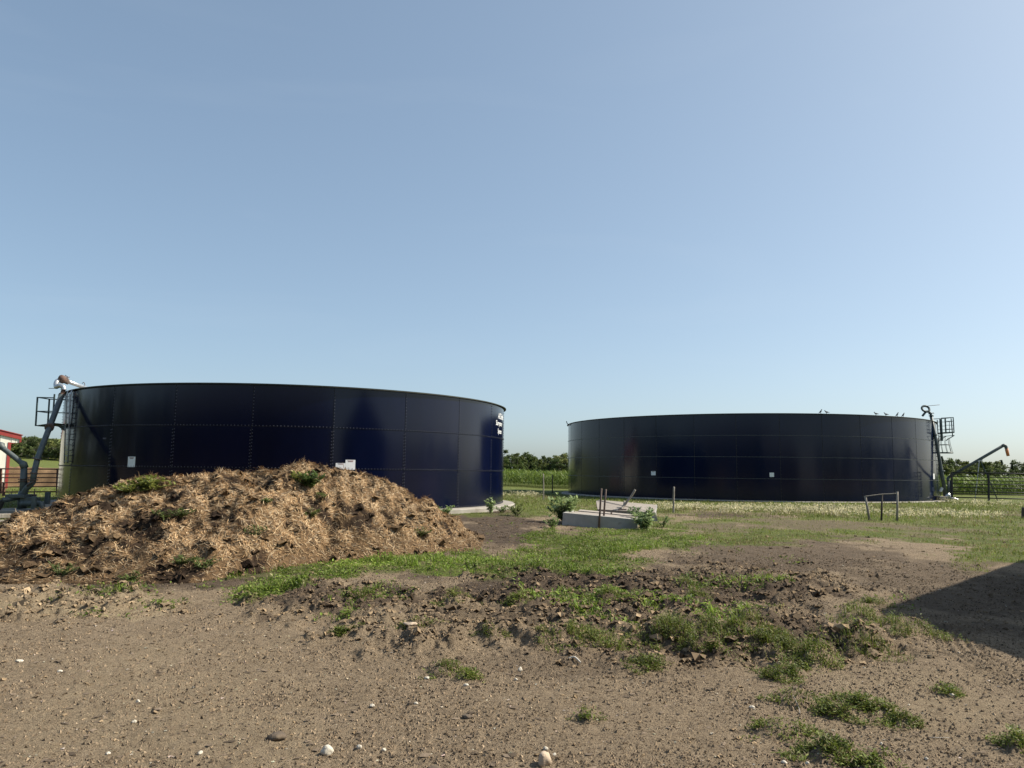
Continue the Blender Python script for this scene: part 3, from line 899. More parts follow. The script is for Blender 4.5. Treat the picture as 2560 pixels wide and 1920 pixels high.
# thin flakes of dry crust, with their own shadow edges
X, Y, r = sector(5200, 3.7, 15, 103)
_, _, green, mud, rough, pale, g, fld, far = ground_masks(X, Y)
keep = clear_of(X, Y) & (r.random(len(X)) < (1 - green) * .6)
X, Y = X[keep], Y[keep]
S = np.clip(r.gamma(1.6, .006, len(X)) + .003, .003, .026)
C = np.array([[.13, .10, .073]]) * r.uniform(.5, 1.7, (len(X), 1))
cv, cq, cc = rocks(np.stack([X, Y, ground_z(X, Y) + S * .14], -1), S, C, .22, 7)
o = link('soil_flakes', np_mesh('soil_flakes', cv, cq, cc), 'clod')
tag(o, 'thin dark flakes of dried crust on the dirt yard', 'flakes', kind='stuff')

# ------------------------------------------------------------------ single stones
def stone(px, py, w, h, m, label, seed, group=None, name='stone'):
    p = on_z(px, py, 0.0); d = p.length
    r = random.Random(seed)
    bm = bmesh.new(); bmesh.ops.create_icosphere(bm, subdivisions=3, radius=1.0)
    sx_, sz_ = w / 2 * d / F, h / 2 * d / F
    ph = [r.uniform(0, 6.3) for _ in range(6)]
    for v in bm.verts:
        c = v.co
        k = 1 + .16 * math.sin(2.3 * c.x + ph[0]) * math.cos(2.7 * c.y + ph[1]) + .10 * math.sin(4.1 * c.z + ph[2]) * math.sin(3.7 * c.x + ph[3]) + .05 * math.sin(8 * c.y + ph[4])
        v.co = Vector((c.x * sx_ * k, c.y * sx_ * .85 * k, c.z * sz_ * k * (1 if c.z > 0 else .7)))
    me = bpy.data.meshes.new(name); bm.to_mesh(me); bm.free()
    for q in me.polygons: q.use_smooth = True
    zz = float(ground_z(np.array([p.x]), np.array([p.y]))[0])
    o = link(name, me, m, None, (p.x, p.y, zz + sz_ * .35)); o.rotation_euler = (0, 0, r.uniform(0, 6))
    return tag(o, label, 'stone', group)

stone(818, 1883, 31, 26, 'stone_white', 'round white stone, largest pale one on the dry dirt', 1)
stone(1362, 1912, 36, 44, 'stone_tan', 'blocky tan stone taller than wide on the dry dirt', 2)
stone(692, 1848, 40, 20, 'stone_dark', 'dark crusted clump with a shadowed hollow on the dry dirt', 3, name='dirt_clump')
stone(1170, 1795, 30, 10, 'stone_dark', 'low dark sausage-shaped lump on the dry dirt', 4, name='dirt_lump')
stone(1025, 1597, 34, 9, 'stone_tan', 'flat broken whitish crust beside yellowish weeds', 5, name='crust_slab')
stone(1085, 1922, 30, 10, 'stone_dark', 'flat dark dirt lump close to the tan stone', 6, name='dirt_lump')
G = 'loose pale stones on the dirt'
for q, (x, y, w, h) in enumerate(((898, 1870, 13, 12), (930, 1765, 13, 9), (1040, 1760, 10, 8), (960, 1875, 11, 9), (1165, 1712, 13, 8), (345, 1758, 9, 9), (335, 1806, 11, 8), (500, 1884, 13, 8), (270, 1882, 12, 6), (48, 1652, 16, 6),
                                  (1364, 1880, 11, 11), (1386, 1893, 10, 7), (1880, 1767, 13, 7), (1960, 1903, 14, 8), (2018, 1910, 9, 8), (2380, 1738, 9, 9), (2316, 1900, 8, 7), (1067, 1694, 14, 8), (1290, 1700, 9, 7), (2203, 1860, 6, 8), (150, 1676, 11, 6), (1300, 1676, 11, 14))):
    stone(x, y, w, h, 'stone_white', 'small pale stone lying loose on the bare dirt', 20 + q, G, 'small_stone')
# a pale curved splinter and two dry twigs
def stick(pts, r0, m, name, label, cat):
    P = []
    for x, y, up in pts:
        p = on_z(x, y); z = float(ground_z(np.array([p.x]), np.array([p.y]))[0]); P.append((p.x, p.y, z + r0 * .7 + up))
    Pm = arc(P, 5)
    mb = MB(); mb.tube(Pm, [r0 * (1 - .5 * k / len(Pm)) for k in range(len(Pm))], 7)
    return tag(mb.build(name, m, None, True, origin=Pm[0]), label, cat)
stick([(1422, 1657, 0), (1436, 1658, .008), (1452, 1666, 0)], .011, 'stone_white', 'bone_splinter', 'curved white splinter lying on the dirt before the weed clumps', 'splinter')
stick([(2322, 1843, 0), (2350, 1843, .006), (2373, 1839, .002)], .004, 'wood_grey', 'twig', 'straight pale dry twig lying on dirt right of the weeds', 'twig')
stick([(2000, 1782, 0), (1996, 1772, .02), (1983, 1764, .04)], .005, 'wood_grey', 'forked_twig', 'bleached twig sticking up from a weed clump', 'twig')

# ------------------------------------------------------------------ tank fittings: ladders and platforms belong to their tank
def pipe(mb, pts, r, n=10): return mb.tube(pts, r, n)

# left tank: platform on the left flank, ladder below it
YL = 29.6
YA = tank_hit(LT, 163, 1150)[0].y - .12; YB_ = tank_hit(LT, 173, 1150)[0].y - .18
lad = MB()
aL = at(160.5, 1158, YA); bL = at(166, 985, YA)
aR = at(170, 1158, YB_); bR = at(175, 985, YB_)
lad.tube([aL, bL], .022, 8); lad.tube([aR, bR], .022, 8)
ladder = lad.build('ladder', 'ladder_steel', tankL, True)
for k in range(13):
    t = .03 + k * .078
    mb = MB(); mb.tube([aL.lerp(bL, t), aR.lerp(bR, t)], .014, 6); mb.build('rung', 'ladder_steel', ladder, True)
gr = MB()
for px in (167, 176):
    yg = tank_hit(LT, px + 3, 1050)[0].y - .22
    gr.tube(arc([at(px - 2, 1064, yg), at(px, 1000, yg), at(px + 2, 981, yg), at(px + 6, 976, yg + .1), at(px + 10, 979, yg + .35)], 4), .022, 8)
gr.build('grab_rail', 'galvanised', tankL, True)
plat = MB()
p0 = at(119, 1068, YL); p1 = at(163, 1062, YL)
plat.prism([p0, p1, p1 + Vector((0, -.75, 0)), p0 + Vector((0, -.75, 0))], (0, 0, .03))
platform = plat.build('platform', 'steel_green', tankL)
br = MB(); br.prism([at(130, 1064, YL - .37), at(163, 1063, YL - .37), at(163, 1079, YL - .37), at(157, 1075, YL - .37), at(146, 1067, YL - .37)], (0, .03, 0)); br.build('bracket', 'steel_green', platform)
for dy in (0, -.75):
    for (x0, y0, x1, y1) in ((119, 1068, 123.5, 997), (160, 1062, 165, 990)):
        mb = MB(); mb.bar(at(x0, y0, YL) + Vector((0, dy, 0)), at(x1, y1, YL) + Vector((0, dy, 0)), .045); mb.build('post', 'steel_green', platform)
    for (x0, y0, x1, y1) in ((123, 998, 164, 999), (121, 1032, 162, 1032)):
        mb = MB(); mb.bar(at(x0, y0, YL) + Vector((0, dy, 0)), at(x1, y1, YL) + Vector((0, dy, 0)), .035); mb.build('rail', 'steel_green', platform)
for (x0, y0) in ((123.5, 998), (121.3, 1032)):
    mb = MB(); mb.bar(at(x0, y0, YL), at(x0, y0, YL) + Vector((0, -.75, 0)), .035); mb.build('rail', 'steel_green', platform)
# the ring of the manway cover that shows at the foot of the ladder
mb = MB(); mb.bar(at(156, 1167, YL), at(178, 1165, YL - .2), .10, .07); mb.build('ladder_foot_bracket', 'steel_green', tankL)
mb = MB(); mb.box(at(262, 1096, tank_hit(LT, 262, 1096)[0].y - .02), (.12, .03, .05)); mb.build('lifting_lug', 'bolt', tankL)

# right tank: railed platform, caged ladder
YR = 56.2
plat = MB(); p0 = at(2343, 1085, YR); p1 = at(2366, 1084, YR)
plat.prism([p0, p1, p1 + Vector((0, -1.0, 0)), p0 + Vector((0, -1.0, 0))], (0, 0, .09))
platform = plat.build('platform', 'steel_green', tankR)
def rbar(name, x0, y0, x1, y1, w=.05, dy0=0.0, dy1=0.0, par=None):
    mb = MB(); mb.bar(at(x0, y0, YR) + Vector((0, dy0, 0)), at(x1, y1, YR) + Vector((0, dy1, 0)), w); return mb.build(name, 'steel_green', par or platform)
for dy in (0, -1.0):
    for (x0, y0, x1, y1) in ((2345, 1084, 2343, 1050), (2354.5, 1084, 2354, 1057), (2365.5, 1084, 2363.5, 1047)):
        rbar('post', x0, y0, x1, y1, .05 if x0 != 2354.5 else .03, dy, dy)
    for y in (1055, 1065, 1074.5):
        rbar('rail', 2343, y, 2365, y, .03, dy, dy)
    rbar('rail', 2334, 1047.5, 2364, 1046, .05, dy, dy)
    rbar('brace', 2345, 1103, 2366, 1090, .05, dy, dy)
    rbar('brace', 2345, 1092, 2366, 1090, .04, dy, dy)
for y in (1046, 1055, 1074.5): rbar('rail', 2364, y, 2364, y, .04, 0, -1.0)
rbar('post', 2372, 1093, 2368, 1047, .05, -.5, -.5)
rbar('post', 2345, 1103, 2342, 1049, .13, -.5, -.5)
# ladder and its cage of hoops under the platform
lad = MB()
LA0 = at(2347, 1240, YR); LA1 = at(2343.5, 1084, YR)
for dy in (.2, -.2): lad.tube([LA0 + Vector((0, dy, 0)), LA1 + Vector((0, dy, 0))], .03, 8)
ladder = lad.build('ladder', 'steel_green', tankR, True)
for k in range(15):
    t = .02 + k * .068
    mb = MB(); c = LA0.lerp(LA1, t); mb.tube([c + Vector((0, .2, 0)), c + Vector((0, -.2, 0))], .016, 6); mb.build('rung', 'steel_green', ladder, True)
def hoop(y, x0, x1, r):
    c = at((x0 + x1) / 2, y, YR); w = (at(x1, y, YR) - at(x0, y, YR)).length / 2
    return [c + Vector((w * math.cos(a), .42 * math.sin(a), 0)) for a in np.linspace(-math.pi, math.pi, 29)]
H1, H2, H3 = hoop(1094, 2346, 2371, 0), hoop(1112, 2346, 2374, 0), hoop(1132, 2349, 2380, 0)
for H, rr in ((H2, .022), (H3, .05)):
    mb = MB(); mb.tube(H, rr, 6); mb.build('cage_hoop', 'steel_green', ladder, True)
for k in range(0, 28, 3):
    mb = MB(); mb.tube([H1[k], H2[k], H3[k]], .014, 5); mb.build('cage_bar', 'steel_green', ladder, True)
mb = MB(); q = on_tank(RT, tank_hit(RT, 1424, 1062)[1], RT['z'] + 5.6); q0 = at(1423, 1064, q.y); mb.bar(q0, at(1417.5, 1058, q.y), .09, .05); mb.bar(at(1417.5, 1058, q.y), at(1416, 1053, q.y), .06); mb.build('rim_bracket', 'rim', tankR)

# ------------------------------------------------------------------ left pump: base, standpipe, arm, riser to the rim
YP = 26.0
def PL(x, y, dy=0.0): return at(x, y, YP + dy)
pump = empty('slurry_pump', (PL(60, 1283).x, YP, 0.03), 'blue-grey slurry pump with tall leaning pipe beside the lettered tank', 'pump', 'slurry pumps')
def part(name, m, par=pump, smooth=True):
    def fin(mb): return mb.build(name, m, par, smooth)
    return fin
mb = MB(); mb.tube([PL(58, 1244), PL(60, 1170)], [.125, .10], 14); sp = part('standpipe', 'pump_paint')(mb)
mb = MB(); mb.tube([PL(56, 1246), PL(58, 1228)], [.165, .135], 14); part('collar', 'pump_paint', sp)(mb)
for y in (1199, 1204):
    mb = MB(); mb.tube([PL(59.4, y), PL(59.5, y - 2.2)], .165, 14); part('flange', 'rust_steel', sp)(mb)
mb = MB(); mb.tube(arc([PL(61, 1172), PL(60, 1165), PL(54, 1158), PL(40, 1146), PL(5, 1119)], 4), .085, 12); am = part('arm', 'pump_paint')(mb)
mb = MB(); mb.tube([PL(62, 1170), PL(58, 1160), PL(54, 1157)], [.115, .125, .10], 12); part('elbow', 'pump_paint', am)(mb)
mb = MB(); mb.tube(arc([PL(8, 1121), PL(4, 1116), PL(-4, 1116), PL(-14, 1122), PL(-34, 1138)], 4), [.09] * 4 + [.14] * 5 + [.09] * 8, 12); part('arm_joint', 'pump_paint', am)(mb)
mb = MB(); mb.tube(arc([PL(56, 1238, -.1), PL(66, 1222, -.15), PL(80, 1208, -.15), PL(83, 1199, -.15)], 5), .095, 12); ri = part('branch_elbow', 'pump_paint')(mb)
mb = MB(); mb.tube([PL(83, 1200, -.15), PL(85, 1183, -.1), PL(93.5, 1147, .1), PL(124, 1068, 1.4), PL(153.5, 990, 2.6)], [.095, .092, .092, .098, .10], 12); rp = part('riser', 'pump_paint')(mb)
for (x, y, dy, x2, y2, dy2) in ((82.7, 1201, -.15, 82.9, 1198.6, -.15), (85, 1184, -.1, 85.6, 1181, -.1), (93, 1148, .1, 93.9, 1145.5, .1), (122.8, 1070, 1.3, 124.5, 1066, 1.4)):
    mb = MB(); mb.tube([PL(x, y, dy), PL(x2, y2, dy2)], .15 if y < 1180 or y > 1190 else .115, 14); part('flange', 'rust_steel', rp)(mb)
mb = MB(); mb.tube([PL(78, 1211, -.2), PL(76.6, 1209, -.2)], .14, 12); part('flange', 'rust_steel', ri)(mb)
# head over the rim: rusty reducer, bright elbows, valve, nozzle
D2 = 2.7
mb = MB(); mb.tube([PL(153, 991, D2), PL(155.5, 985.5, D2), PL(158.5, 975, D2), PL(158.7, 974, D2)], [.15, .09, .085, .16], 4); hd = part('reducer', 'rusty_valve', pump, False)(mb)
mb = MB(); mb.tube([PL(148, 984, D2 - .05), PL(164, 988, D2 - .05)], .03, 6); part('flange', 'rust_steel', hd)(mb)
mb = MB(); mb.tube(arc([PL(159.5, 975, D2), PL(157.5, 967, D2), PL(148, 964, D2), PL(141, 967, D2), PL(140, 960, D2 + .1), PL(143, 953, D2 + .2), PL(151, 950, D2 + .3)], 5), .085, 12); el = part('head_elbow', 'galvanised')(mb)
mb = MB(); mb.tube([PL(150, 951, D2 + .2), PL(155, 948, D2 + .3), PL(160, 949, D2 + .4)], [.10, .17, .14], 12); part('valve_body', 'rusty_valve', el)(mb)
mb = MB(); mb.tube([PL(160, 949, D2 + .4), PL(170, 954, D2 + .7), PL(172, 954, D2 + .7)], [.13, .12, .08], 12); part('coupling', 'rust_steel', el)(mb)
mb = MB(); mb.tube([PL(170, 954, D2 + .7), PL(226, 974, D2 + 2.6)], .075, 12); nz_ = part('nozzle_pipe', 'galvanised')(mb)
mb = MB(); mb.tube(arc([PL(211, 967, D2 + 2), PL(212, 960, D2 + 2), PL(209, 956, D2 + 2), PL(205.5, 959, D2 + 2)], 4), .014, 6); part('hook', 'rust_steel', nz_)(mb)
mb = MB(); mb.tube([PL(122, 971, D2), PL(142, 971, D2)], .012, 6); part('handle', 'rust_steel', el)(mb)
mb = MB(); mb.tube([PL(155, 947, D2 + .3), PL(175, 942.5, D2 + .4)], .014, 6); part('handle', 'rust_steel', el)(mb)
mb = MB(); mb.tube([PL(163, 938, D2 + .3), PL(170, 942.5, D2 + .4)], .014, 6); part('handle', 'rust_steel', el)(mb)
# base
mb = MB(); mb.box((PL(52, 1240).x, YP, PL(52, 1240).z), (.62, .7, .11), None, .015); part('base_plate', 'pump_paint', pump, False)(mb)
mb = MB(); mb.tube([PL(55, 1272), PL(56, 1244)], .14, 14); part('sump_pipe', 'pump_paint')(mb)
mb = MB(); mb.tube(arc([PL(52, 1259, -.25), PL(70, 1259, -.25), PL(97, 1259, -.25), PL(104, 1263, -.25), PL(101, 1282, -.25)], 5), .09, 12); part('suction_pipe', 'pump_paint')(mb)
mb = MB(); mb.bar(PL(84, 1272, -.45), PL(86, 1241, -.45), .13, .10, .01); part('leg', 'pump_paint', pump, False)(mb)
mb = MB(); mb.box((PL(80, 1250).x, YP - .1, PL(80, 1250).z), (.5, .3, .2), None, .01); part('gear_box', 'pump_paint', pump, False)(mb)
mb = MB(); mb.tube([PL(86, 1240), PL(87, 1222)], .02, 6); mb.tube([PL(82, 1238), PL(92, 1238)], .03, 6); part('valve_stem', 'rust_steel')(mb)
mb = MB(); mb.bar(PL(117, 1266, .3), PL(120, 1231, .3), .15, .12, .01); part('support_post', 'pump_paint', pump, False)(mb)
mb = MB(); mb.tube(arc([PL(48, 1243, -.1), PL(26, 1247, -.25), PL(6, 1251, -.4)], 4), .085, 12); so_ = part('intake_arm', 'pump_paint')(mb)
mb = MB(); mb.tube(arc([PL(6, 1251, -.4), PL(2, 1262, -.4), PL(-6, 1275, -.4)], 4), .075, 12); part('intake_hose', 'gate_black', so_)(mb)
mb = MB()
for (x, y) in ((24, 1234), (29, 1231)): mb.tube([PL(x, y + 8, -.2), PL(x, y, -.2)], .015, 6)
part('bolt', 'rust_steel', so_)(mb)

# concrete pad under and beside the pump, timbers on the grass
mb = MB(); c = PL(132, 1277); mb.box((c.x, YP + .6, .10), (1.15, 1.5, .42), Matrix.Rotation(.2, 3, 'Z'), .12)
tag(mb.build('concrete_block', 'concrete', None, False, origin=(c.x, YP + .6, 0)), 'low worn concrete block between the pump and the tank wall', 'block')
mb = MB(); c = PL(30, 1278); mb.box((c.x, YP + .2, .02), (1.3, 1.3, .22), None, .02)
tag(mb.build('concrete_pad', 'concrete', None, False, origin=(c.x, YP + .2, 0)), 'flat concrete pad under the blue-grey pump', 'pad')
for (x0, y0, x1, y1, w, lab) in ((-30, 1294, 55, 1292, .13, 'thick grey weathered timber lying in grass before the pump'), (-30, 1306, 34, 1304, .07, 'thin broken plank lying in grass by the thick timber'), (-30, 1320, 130, 1316, .05, 'long half-buried pale board at the edge of the straw heap')):
    a, b = on_z(x0, y0, .05), on_z(x1, y1, .05); b.y = a.y + .1 if abs(b.y - a.y) > 1 else b.y
    mb = MB(); mb.bar(a + Vector((0, 0, w * .3)), b + Vector((0, 0, w * .3)), w * 1.5, w, .012); tag(mb.build('timber', 'wood_grey', None, False, origin=a), lab, 'timber')

# ------------------------------------------------------------------ right pump: riser with loop nozzle, loading arm on its stand
YQ = 55.0
def QR(x, y, dy=0.0): return at(x, y, YQ + dy)
pump2 = empty('slurry_pump', (QR(2364, 1250).x, YQ, -.14), 'grey pump pipe with looped nozzle head rising beside the larger tank', 'pump', 'slurry pumps')
def part2(name, m, mb, par=pump2, smooth=True): return mb.build(name, m, par, smooth)
mb = MB(); mb.tube([QR(2364, 1243), QR(2354, 1180), QR(2342, 1110), QR(2327.5, 1040)], [.14, .12, .11, .10], 12); rz = part2('riser', 'pump_paint', mb)
for (x, y) in ((2356.5, 1179), (2338.5, 1088), (2328, 1040), (2326.6, 1035)):
    mb = MB(); mb.tube([QR(x, y), QR(x - .4, y - 2)], .16, 12); part2('flange', 'steel_green', mb, rz)
mb = MB(); mb.tube(arc([QR(2327.5, 1040), QR(2326, 1034), QR(2321.5, 1029.5), QR(2314, 1029)], 5), .085, 10); hd = part2('head_elbow', 'pump_paint', mb)
c = QR(2314, 1022); ring = [c + Vector((.25 * math.cos(a) * 1.05, .1 * math.sin(a), .21 * math.sin(a))) for a in np.linspace(0, 2 * math.pi, 25)]
mb = MB(); mb.tube(ring, .075, 8); part2('nozzle_loop', 'steel_green', mb, hd)
mb = MB(); mb.tube([QR(2315, 1029), QR(2306, 1040)], .075, 10); part2('nozzle', 'steel_green', mb, hd)
mb = MB(); mb.tube([QR(2313, 1015.5), QR(2349, 1012)], .018, 6); part2('handle', 'rust_steel', mb, hd)
for (x, y) in ((2329, 1033), (2328, 1040)):
    mb = MB(); mb.tube(arc([QR(x, y), QR(x + 4, y - 1), QR(x + 6, y + 1.5)], 4), .02, 6); part2('clip', 'rust_steel', mb, rz)
mb = MB(); mb.tube([QR(2363, 1252), QR(2365, 1240), QR(2370, 1238), QR(2373, 1244), QR(2372, 1250)], [.12, .19, .2, .17, .12], 12); part2('pump_body', 'galvanised', mb)
mb = MB(); mb.box(QR(2353.5, 1224), (.16, .15, .32), Matrix.Rotation(.5, 3, 'Y'), .02); part2('float_switch', 'placard', mb, pump2, False)
mb = MB(); mb.box(QR(2354, 1246), (.55, .6, .32), None, .03); part2('base_block', 'concrete', mb, pump2, False)
mb = MB(); mb.tube(arc([QR(2372, 1247), QR(2385, 1246), QR(2396, 1250)], 4), .06, 8); mb.tube([QR(2374, 1245), QR(2392, 1248, -.6)], .05, 8); part2('ground_hose', 'galvanised', mb)
for x in (2371, 2377):
    mb = MB(); mb.tube([QR(x, 1244), QR(x, 1197 if x < 2374 else 1200)], .075, 10); part2('standpipe', 'pump_paint', mb)
mb = MB(); mb.tube(arc([QR(2371, 1203), QR(2370, 1197), QR(2374, 1192), QR(2400, 1177, -.8)], 4) + [QR(2508, 1114, -2.5)], .10, 12); arm2 = part2('loading_arm', 'pump_paint', mb)
mb = MB(); mb.tube(arc([QR(2506, 1115, -2.5), QR(2510, 1113, -2.5), QR(2514, 1116, -2.5), QR(2516.5, 1122, -2.5)], 4), .105, 12); part2('spout', 'pump_paint', mb, arm2)
mb = MB(); mb.tube([QR(2516, 1120, -2.5), QR(2518, 1130, -2.5), QR(2520.5, 1140, -2.5)], [.105, .10, .095], 12); part2('hose_end', 'orange_hose', mb, arm2)
stand = empty('arm_stand', (QR(2462, 1257, -1.6).x, YQ - 1.6, -.14), 'dark steel A-frame stand holding up the loading arm by the gate', 'stand')
def SR(x, y, dy=-1.6): return at(x, y, YQ + dy)
mb = MB(); mb.bar(SR(2424, 1257), SR(2508, 1260), .10, .09); mb.build('skid', 'gate_black', stand)
mb = MB(); mb.tube([SR(2437, 1256), SR(2448, 1153)], .025, 8); mb.build('leg', 'galvanised', stand)
mb = MB(); mb.bar(SR(2498, 1259), SR(2452, 1153), .05); mb.build('leg', 'steel_green', stand)
mb = MB(); mb.bar(SR(2440, 1214), SR(2482, 1230), .03); mb.build('cross_brace', 'steel_green', stand)
mb = MB(); mb.bar(SR(2444, 1153), SR(2456, 1150), .09, .06); mb.build('saddle', 'galvanised', stand)

# ------------------------------------------------------------------ gates and fences
def gate(name, label, ypx, x0, x1, Y0, Y1, stiles, m, r, rr, base):
    A = lambda x, y: at(x, y, Y0 + (Y1 - Y0) * (x - x0) / (x1 - x0))
    p = A(x0, base)
    g = empty(name, (p.x, p.y, p.z), label, 'gate', 'pipe gates')
    for k, (ya, yb) in enumerate(ypx):
        mb = MB(); mb.tube([A(x0, ya), A(x1, yb)], rr if k not in (0, len(ypx) - 1) else rr * 1.25, 8); mb.build('rail', m, g, True)
    for (xa, ya, xb, yb) in stiles:
        mb = MB(); mb.bar(A(xa, ya), A(xb, yb), r * 2); mb.build('stile', m, g)
    return g
gate('pipe_gate', 'rusty brown pipe gate with six rails behind the blue-grey pump',
     [(1171, 1173), (1186, 1184), (1194, 1194), (1207, 1206), (1219, 1216), (1231, 1229)], -110, 156, 36.0, 35.6,
     [(143, 1239, 145, 1171), (9, 1240, 10, 1205), (1, 1234, 2, 1172), (-108, 1236, -106, 1171)], 'rust_pipe', .045, .024, 1240)
gate('pipe_gate', 'black pipe gate with many thin rails between larger tank and corn field',
     [(1181, 1187), (1191, 1198), (1200, 1206), (1209.5, 1215), (1218, 1224), (1228, 1235), (1234, 1241), (1243, 1251)], 2380, 2700, 53.5, 52.0,
     [(2380, 1244, 2379, 1181), (2472, 1252, 2471, 1184), (2695, 1257, 2697, 1188)], 'gate_black', .05, .030, 1250)

def post(px, ytop, ybot, Y, w, m, label, lean=0.0, name='fence_post', group=None, top=True):
    b = at(px, ybot, Y); t = at(px + lean, ytop, Y)
    b.z = min(b.z, gz(b.x, b.y)) - .12
    d = t - b; P = [b + d * k / 6 + Vector((random.uniform(-1, 1), random.uniform(-1, 1), 0)) * w * .05 for k in range(7)]
    mb = MB(); mb.tube(P + [t + d.normalized() * w * .2], [w * .52, w * .5, w * .5, w * .48, w * .5, w * .47, w * .46, w * .25], 9)
    return tag(mb.build(name, m, None, True, origin=b), label, 'post', group)
post(1683, 1218, 1277, 34.0, .085, 'wood_grey', 'short weathered wooden post before the larger tank, beside the grass edge', 2)
post(1358.5, 1185, 1250, 45.0, .075, 'wood_grey', 'slim pale post in the grass of the gap between the tanks', 0)
post(1381, 1187, 1216, 66.0, .10, 'wood_dark', 'dark post at the corn edge in the gap between the tanks', 0)
post(52, 1190, 1236, 34.0, .16, 'white_board', 'white painted post leaning behind the blue-grey pump', 4, 'white_post')
post(2558, 1270, 1282, 33.0, .2, 'wood_dark', 'dark stub of a post in the grass right of the wooden frame', 2, 'post_stub')

YF = 30.6
fr = empty('wooden_frame', (at(2205, 1298, YF).x, YF, gz(at(2205, 1298, YF).x, YF)), 'three old wooden posts joined by a thin bent top rail', 'frame')
for (x0, y0, x1, y1, w, m) in ((2174, 1296, 2163, 1240, .09, 'wood_grey'), (2203, 1299, 2205, 1235, .075, 'wood_dark'), (2242, 1301, 2243.5, 1229, .085, 'wood_grey')):
    mb = MB(); a, b = at(x0, y0, YF), at(x1, y1, YF); a.z -= .12
    mb.tube([a, a.lerp(b, .5) + Vector((.006, 0, 0)), b], [w * .55, w * .5, w * .46], 8); mb.build('post', m, fr, True)
mb = MB(); mb.tube(arc([at(2162, 1241, YF - .03), at(2184, 1238, YF - .05), at(2205, 1235.5, YF - .04), at(2226, 1234.5, YF - .05), at(2244, 1233, YF - .03)], 4), .018, 6); mb.build('top_rail', 'wood_grey', fr, True)
mb = MB(); mb.bar(at(2230, 1259, YF), at(2243, 1259, YF), .05, .03); mb.build('peg', 'wood_dark', fr)

# ------------------------------------------------------------------ concrete trough: front wall, boards on top, tilted rear panel
bx = empty('concrete_trough', (2.7, 23.9, -.06), 'low pale concrete trough with boards on top, overgrown by leafy weeds', 'trough')
YB = 23.9
def BP(x, y, d=0.0): return at(x, y, YB + d)
fl_, fr_ = BP(1405, 1313), BP(1594, 1328); tl_, tr_ = BP(1408, 1281.5), BP(1594, 1299)
mb = MB(); mb.prism([fl_, fr_, tr_, tl_], (0.03, .16, 0)); mb.build('front_wall', 'concrete_grey', bx)
w0, w1 = tl_, tr_
dirB = Vector((.17, 1, 0)).normalized()
for k, (d0, d1, l0, l1, dz) in enumerate(((.19, .82, .06, .90, -.01), (.88, 1.62, .10, .96, -.015), (1.70, 2.55, .14, .98, .01))):
    A0 = w0.lerp(w1, l0) + dirB * d0; A1 = w0.lerp(w1, l1) + dirB * d0; B1 = w0.lerp(w1, l1) + dirB * d1; B0 = w0.lerp(w1, l0) + dirB * d1
    for q in (A0, A1, B1, B0): q.z += dz - .045
    mb = MB(); mb.prism([A0, A1, B1, B0], (0, 0, .045)); mb.build('board', 'board_grey', bx)
side = MB(); side.prism([w0 + Vector((.0, .17, -.02)), w0 + dirB * 2.6 + Vector((0, 0, -.02)), w0 + dirB * 2.6 + Vector((0, 0, -.35)), w0 + Vector((0, .17, -.35))], (.10, 0, 0)); side.build('side_wall', 'concrete_grey', bx)
side = MB(); side.prism([w1 + Vector((-.1, .17, -.06)), w1 + dirB * 2.6 + Vector((-.1, 0, -.06)), w1 + dirB * 2.6 + Vector((-.1, 0, -.35)), w1 + Vector((-.1, .17, -.35))], (.10, 0, 0)); side.build('side_wall', 'concrete_grey', bx)
mb = MB(); mb.tube([w0.lerp(w1, .62) + dirB * 1.66 + Vector((0, 0, -.03)), w0.lerp(w1, .62) + dirB * 1.66 + Vector((0, 0, .06))], .03, 8); mb.build('lifting_pin', 'rust_steel', bx, True)
# tilted rear panel with bent end
p0, p1 = at(1494, 1273, 26.9), at(1636, 1281, 26.7); p2, p3 = at(1641, 1262, 27.45), at(1490, 1252, 27.6); p3b = at(1497, 1249.5, 27.6)
mb = MB(); mb.prism([p0, p1, p2, p3b, p3], (0, .02, -.06)); mb.build('rear_panel', 'board_grey', bx)
q1 = at(1643, 1303, 26.75); q0 = at(1500, 1296, 26.95)
mb = MB(); mb.prism([p1 + Vector((0, .03, -.02)), q1, q0, p0 + Vector((0, .03, -.02))], (0, .06, 0)); mb.build('rear_skirt', 'concrete_grey', bx)
mb = MB(); mb.prism([p2, p1 + Vector((.005, 0, 0)), q1, q1 + Vector((-.02, .1, 0)), p1 + Vector((.05, .1, 0)), p2 + Vector((0, .03, .0))], (.03, 0, 0)); mb.build('end_edge', 'concrete_grey', bx)
def steel_post(x0, y0, x1, y1, Y, label):
    a, b = at(x0, y0, Y), at(x1, y1, Y)
    mb = MB(); mb.tube([a + Vector((0, 0, -.1)), b, b + Vector((0, 0, .012))], [.030, .030, .018], 8)
    return tag(mb.build('steel_stake', 'rust_steel', None, True, origin=a), label, 'stake', 'steel stakes at the trough')
steel_post(1497, 1316, 1503.5, 1222, YB - .04, 'rusty steel stake standing against the front wall of the trough')
steel_post(1509, 1289, 1514.5, 1224, YB + .45, 'rusty steel stake rising through the boards of the trough')
mb = MB(); P = arc([at(1553, 1273, 26.9), at(1560, 1264, 27.0), at(1570, 1251, 27.0), at(1579, 1239, 27.0), at(1588, 1224, 27.0)], 5)
mb.tube(P, [.045] * 8 + [.038] * (len(P) - 8), 8); lv = mb.build('lever', 'wood_grey', None, True, origin=P[0]); tag(lv, 'bent weathered wooden stick leaning up from the trough', 'stick')
mb = MB(); mb.box(at(1556, 1274, 26.9), (.28, .10, .05), None, .01); mb.build('lever_foot', 'rust_steel', lv)
mb = MB(); mb.tube([at(1561, 1264, 27.05), at(1561, 1252, 27.1)], [.05, .03], 7); mb.build('lever_stub', 'wood_grey', lv, True)

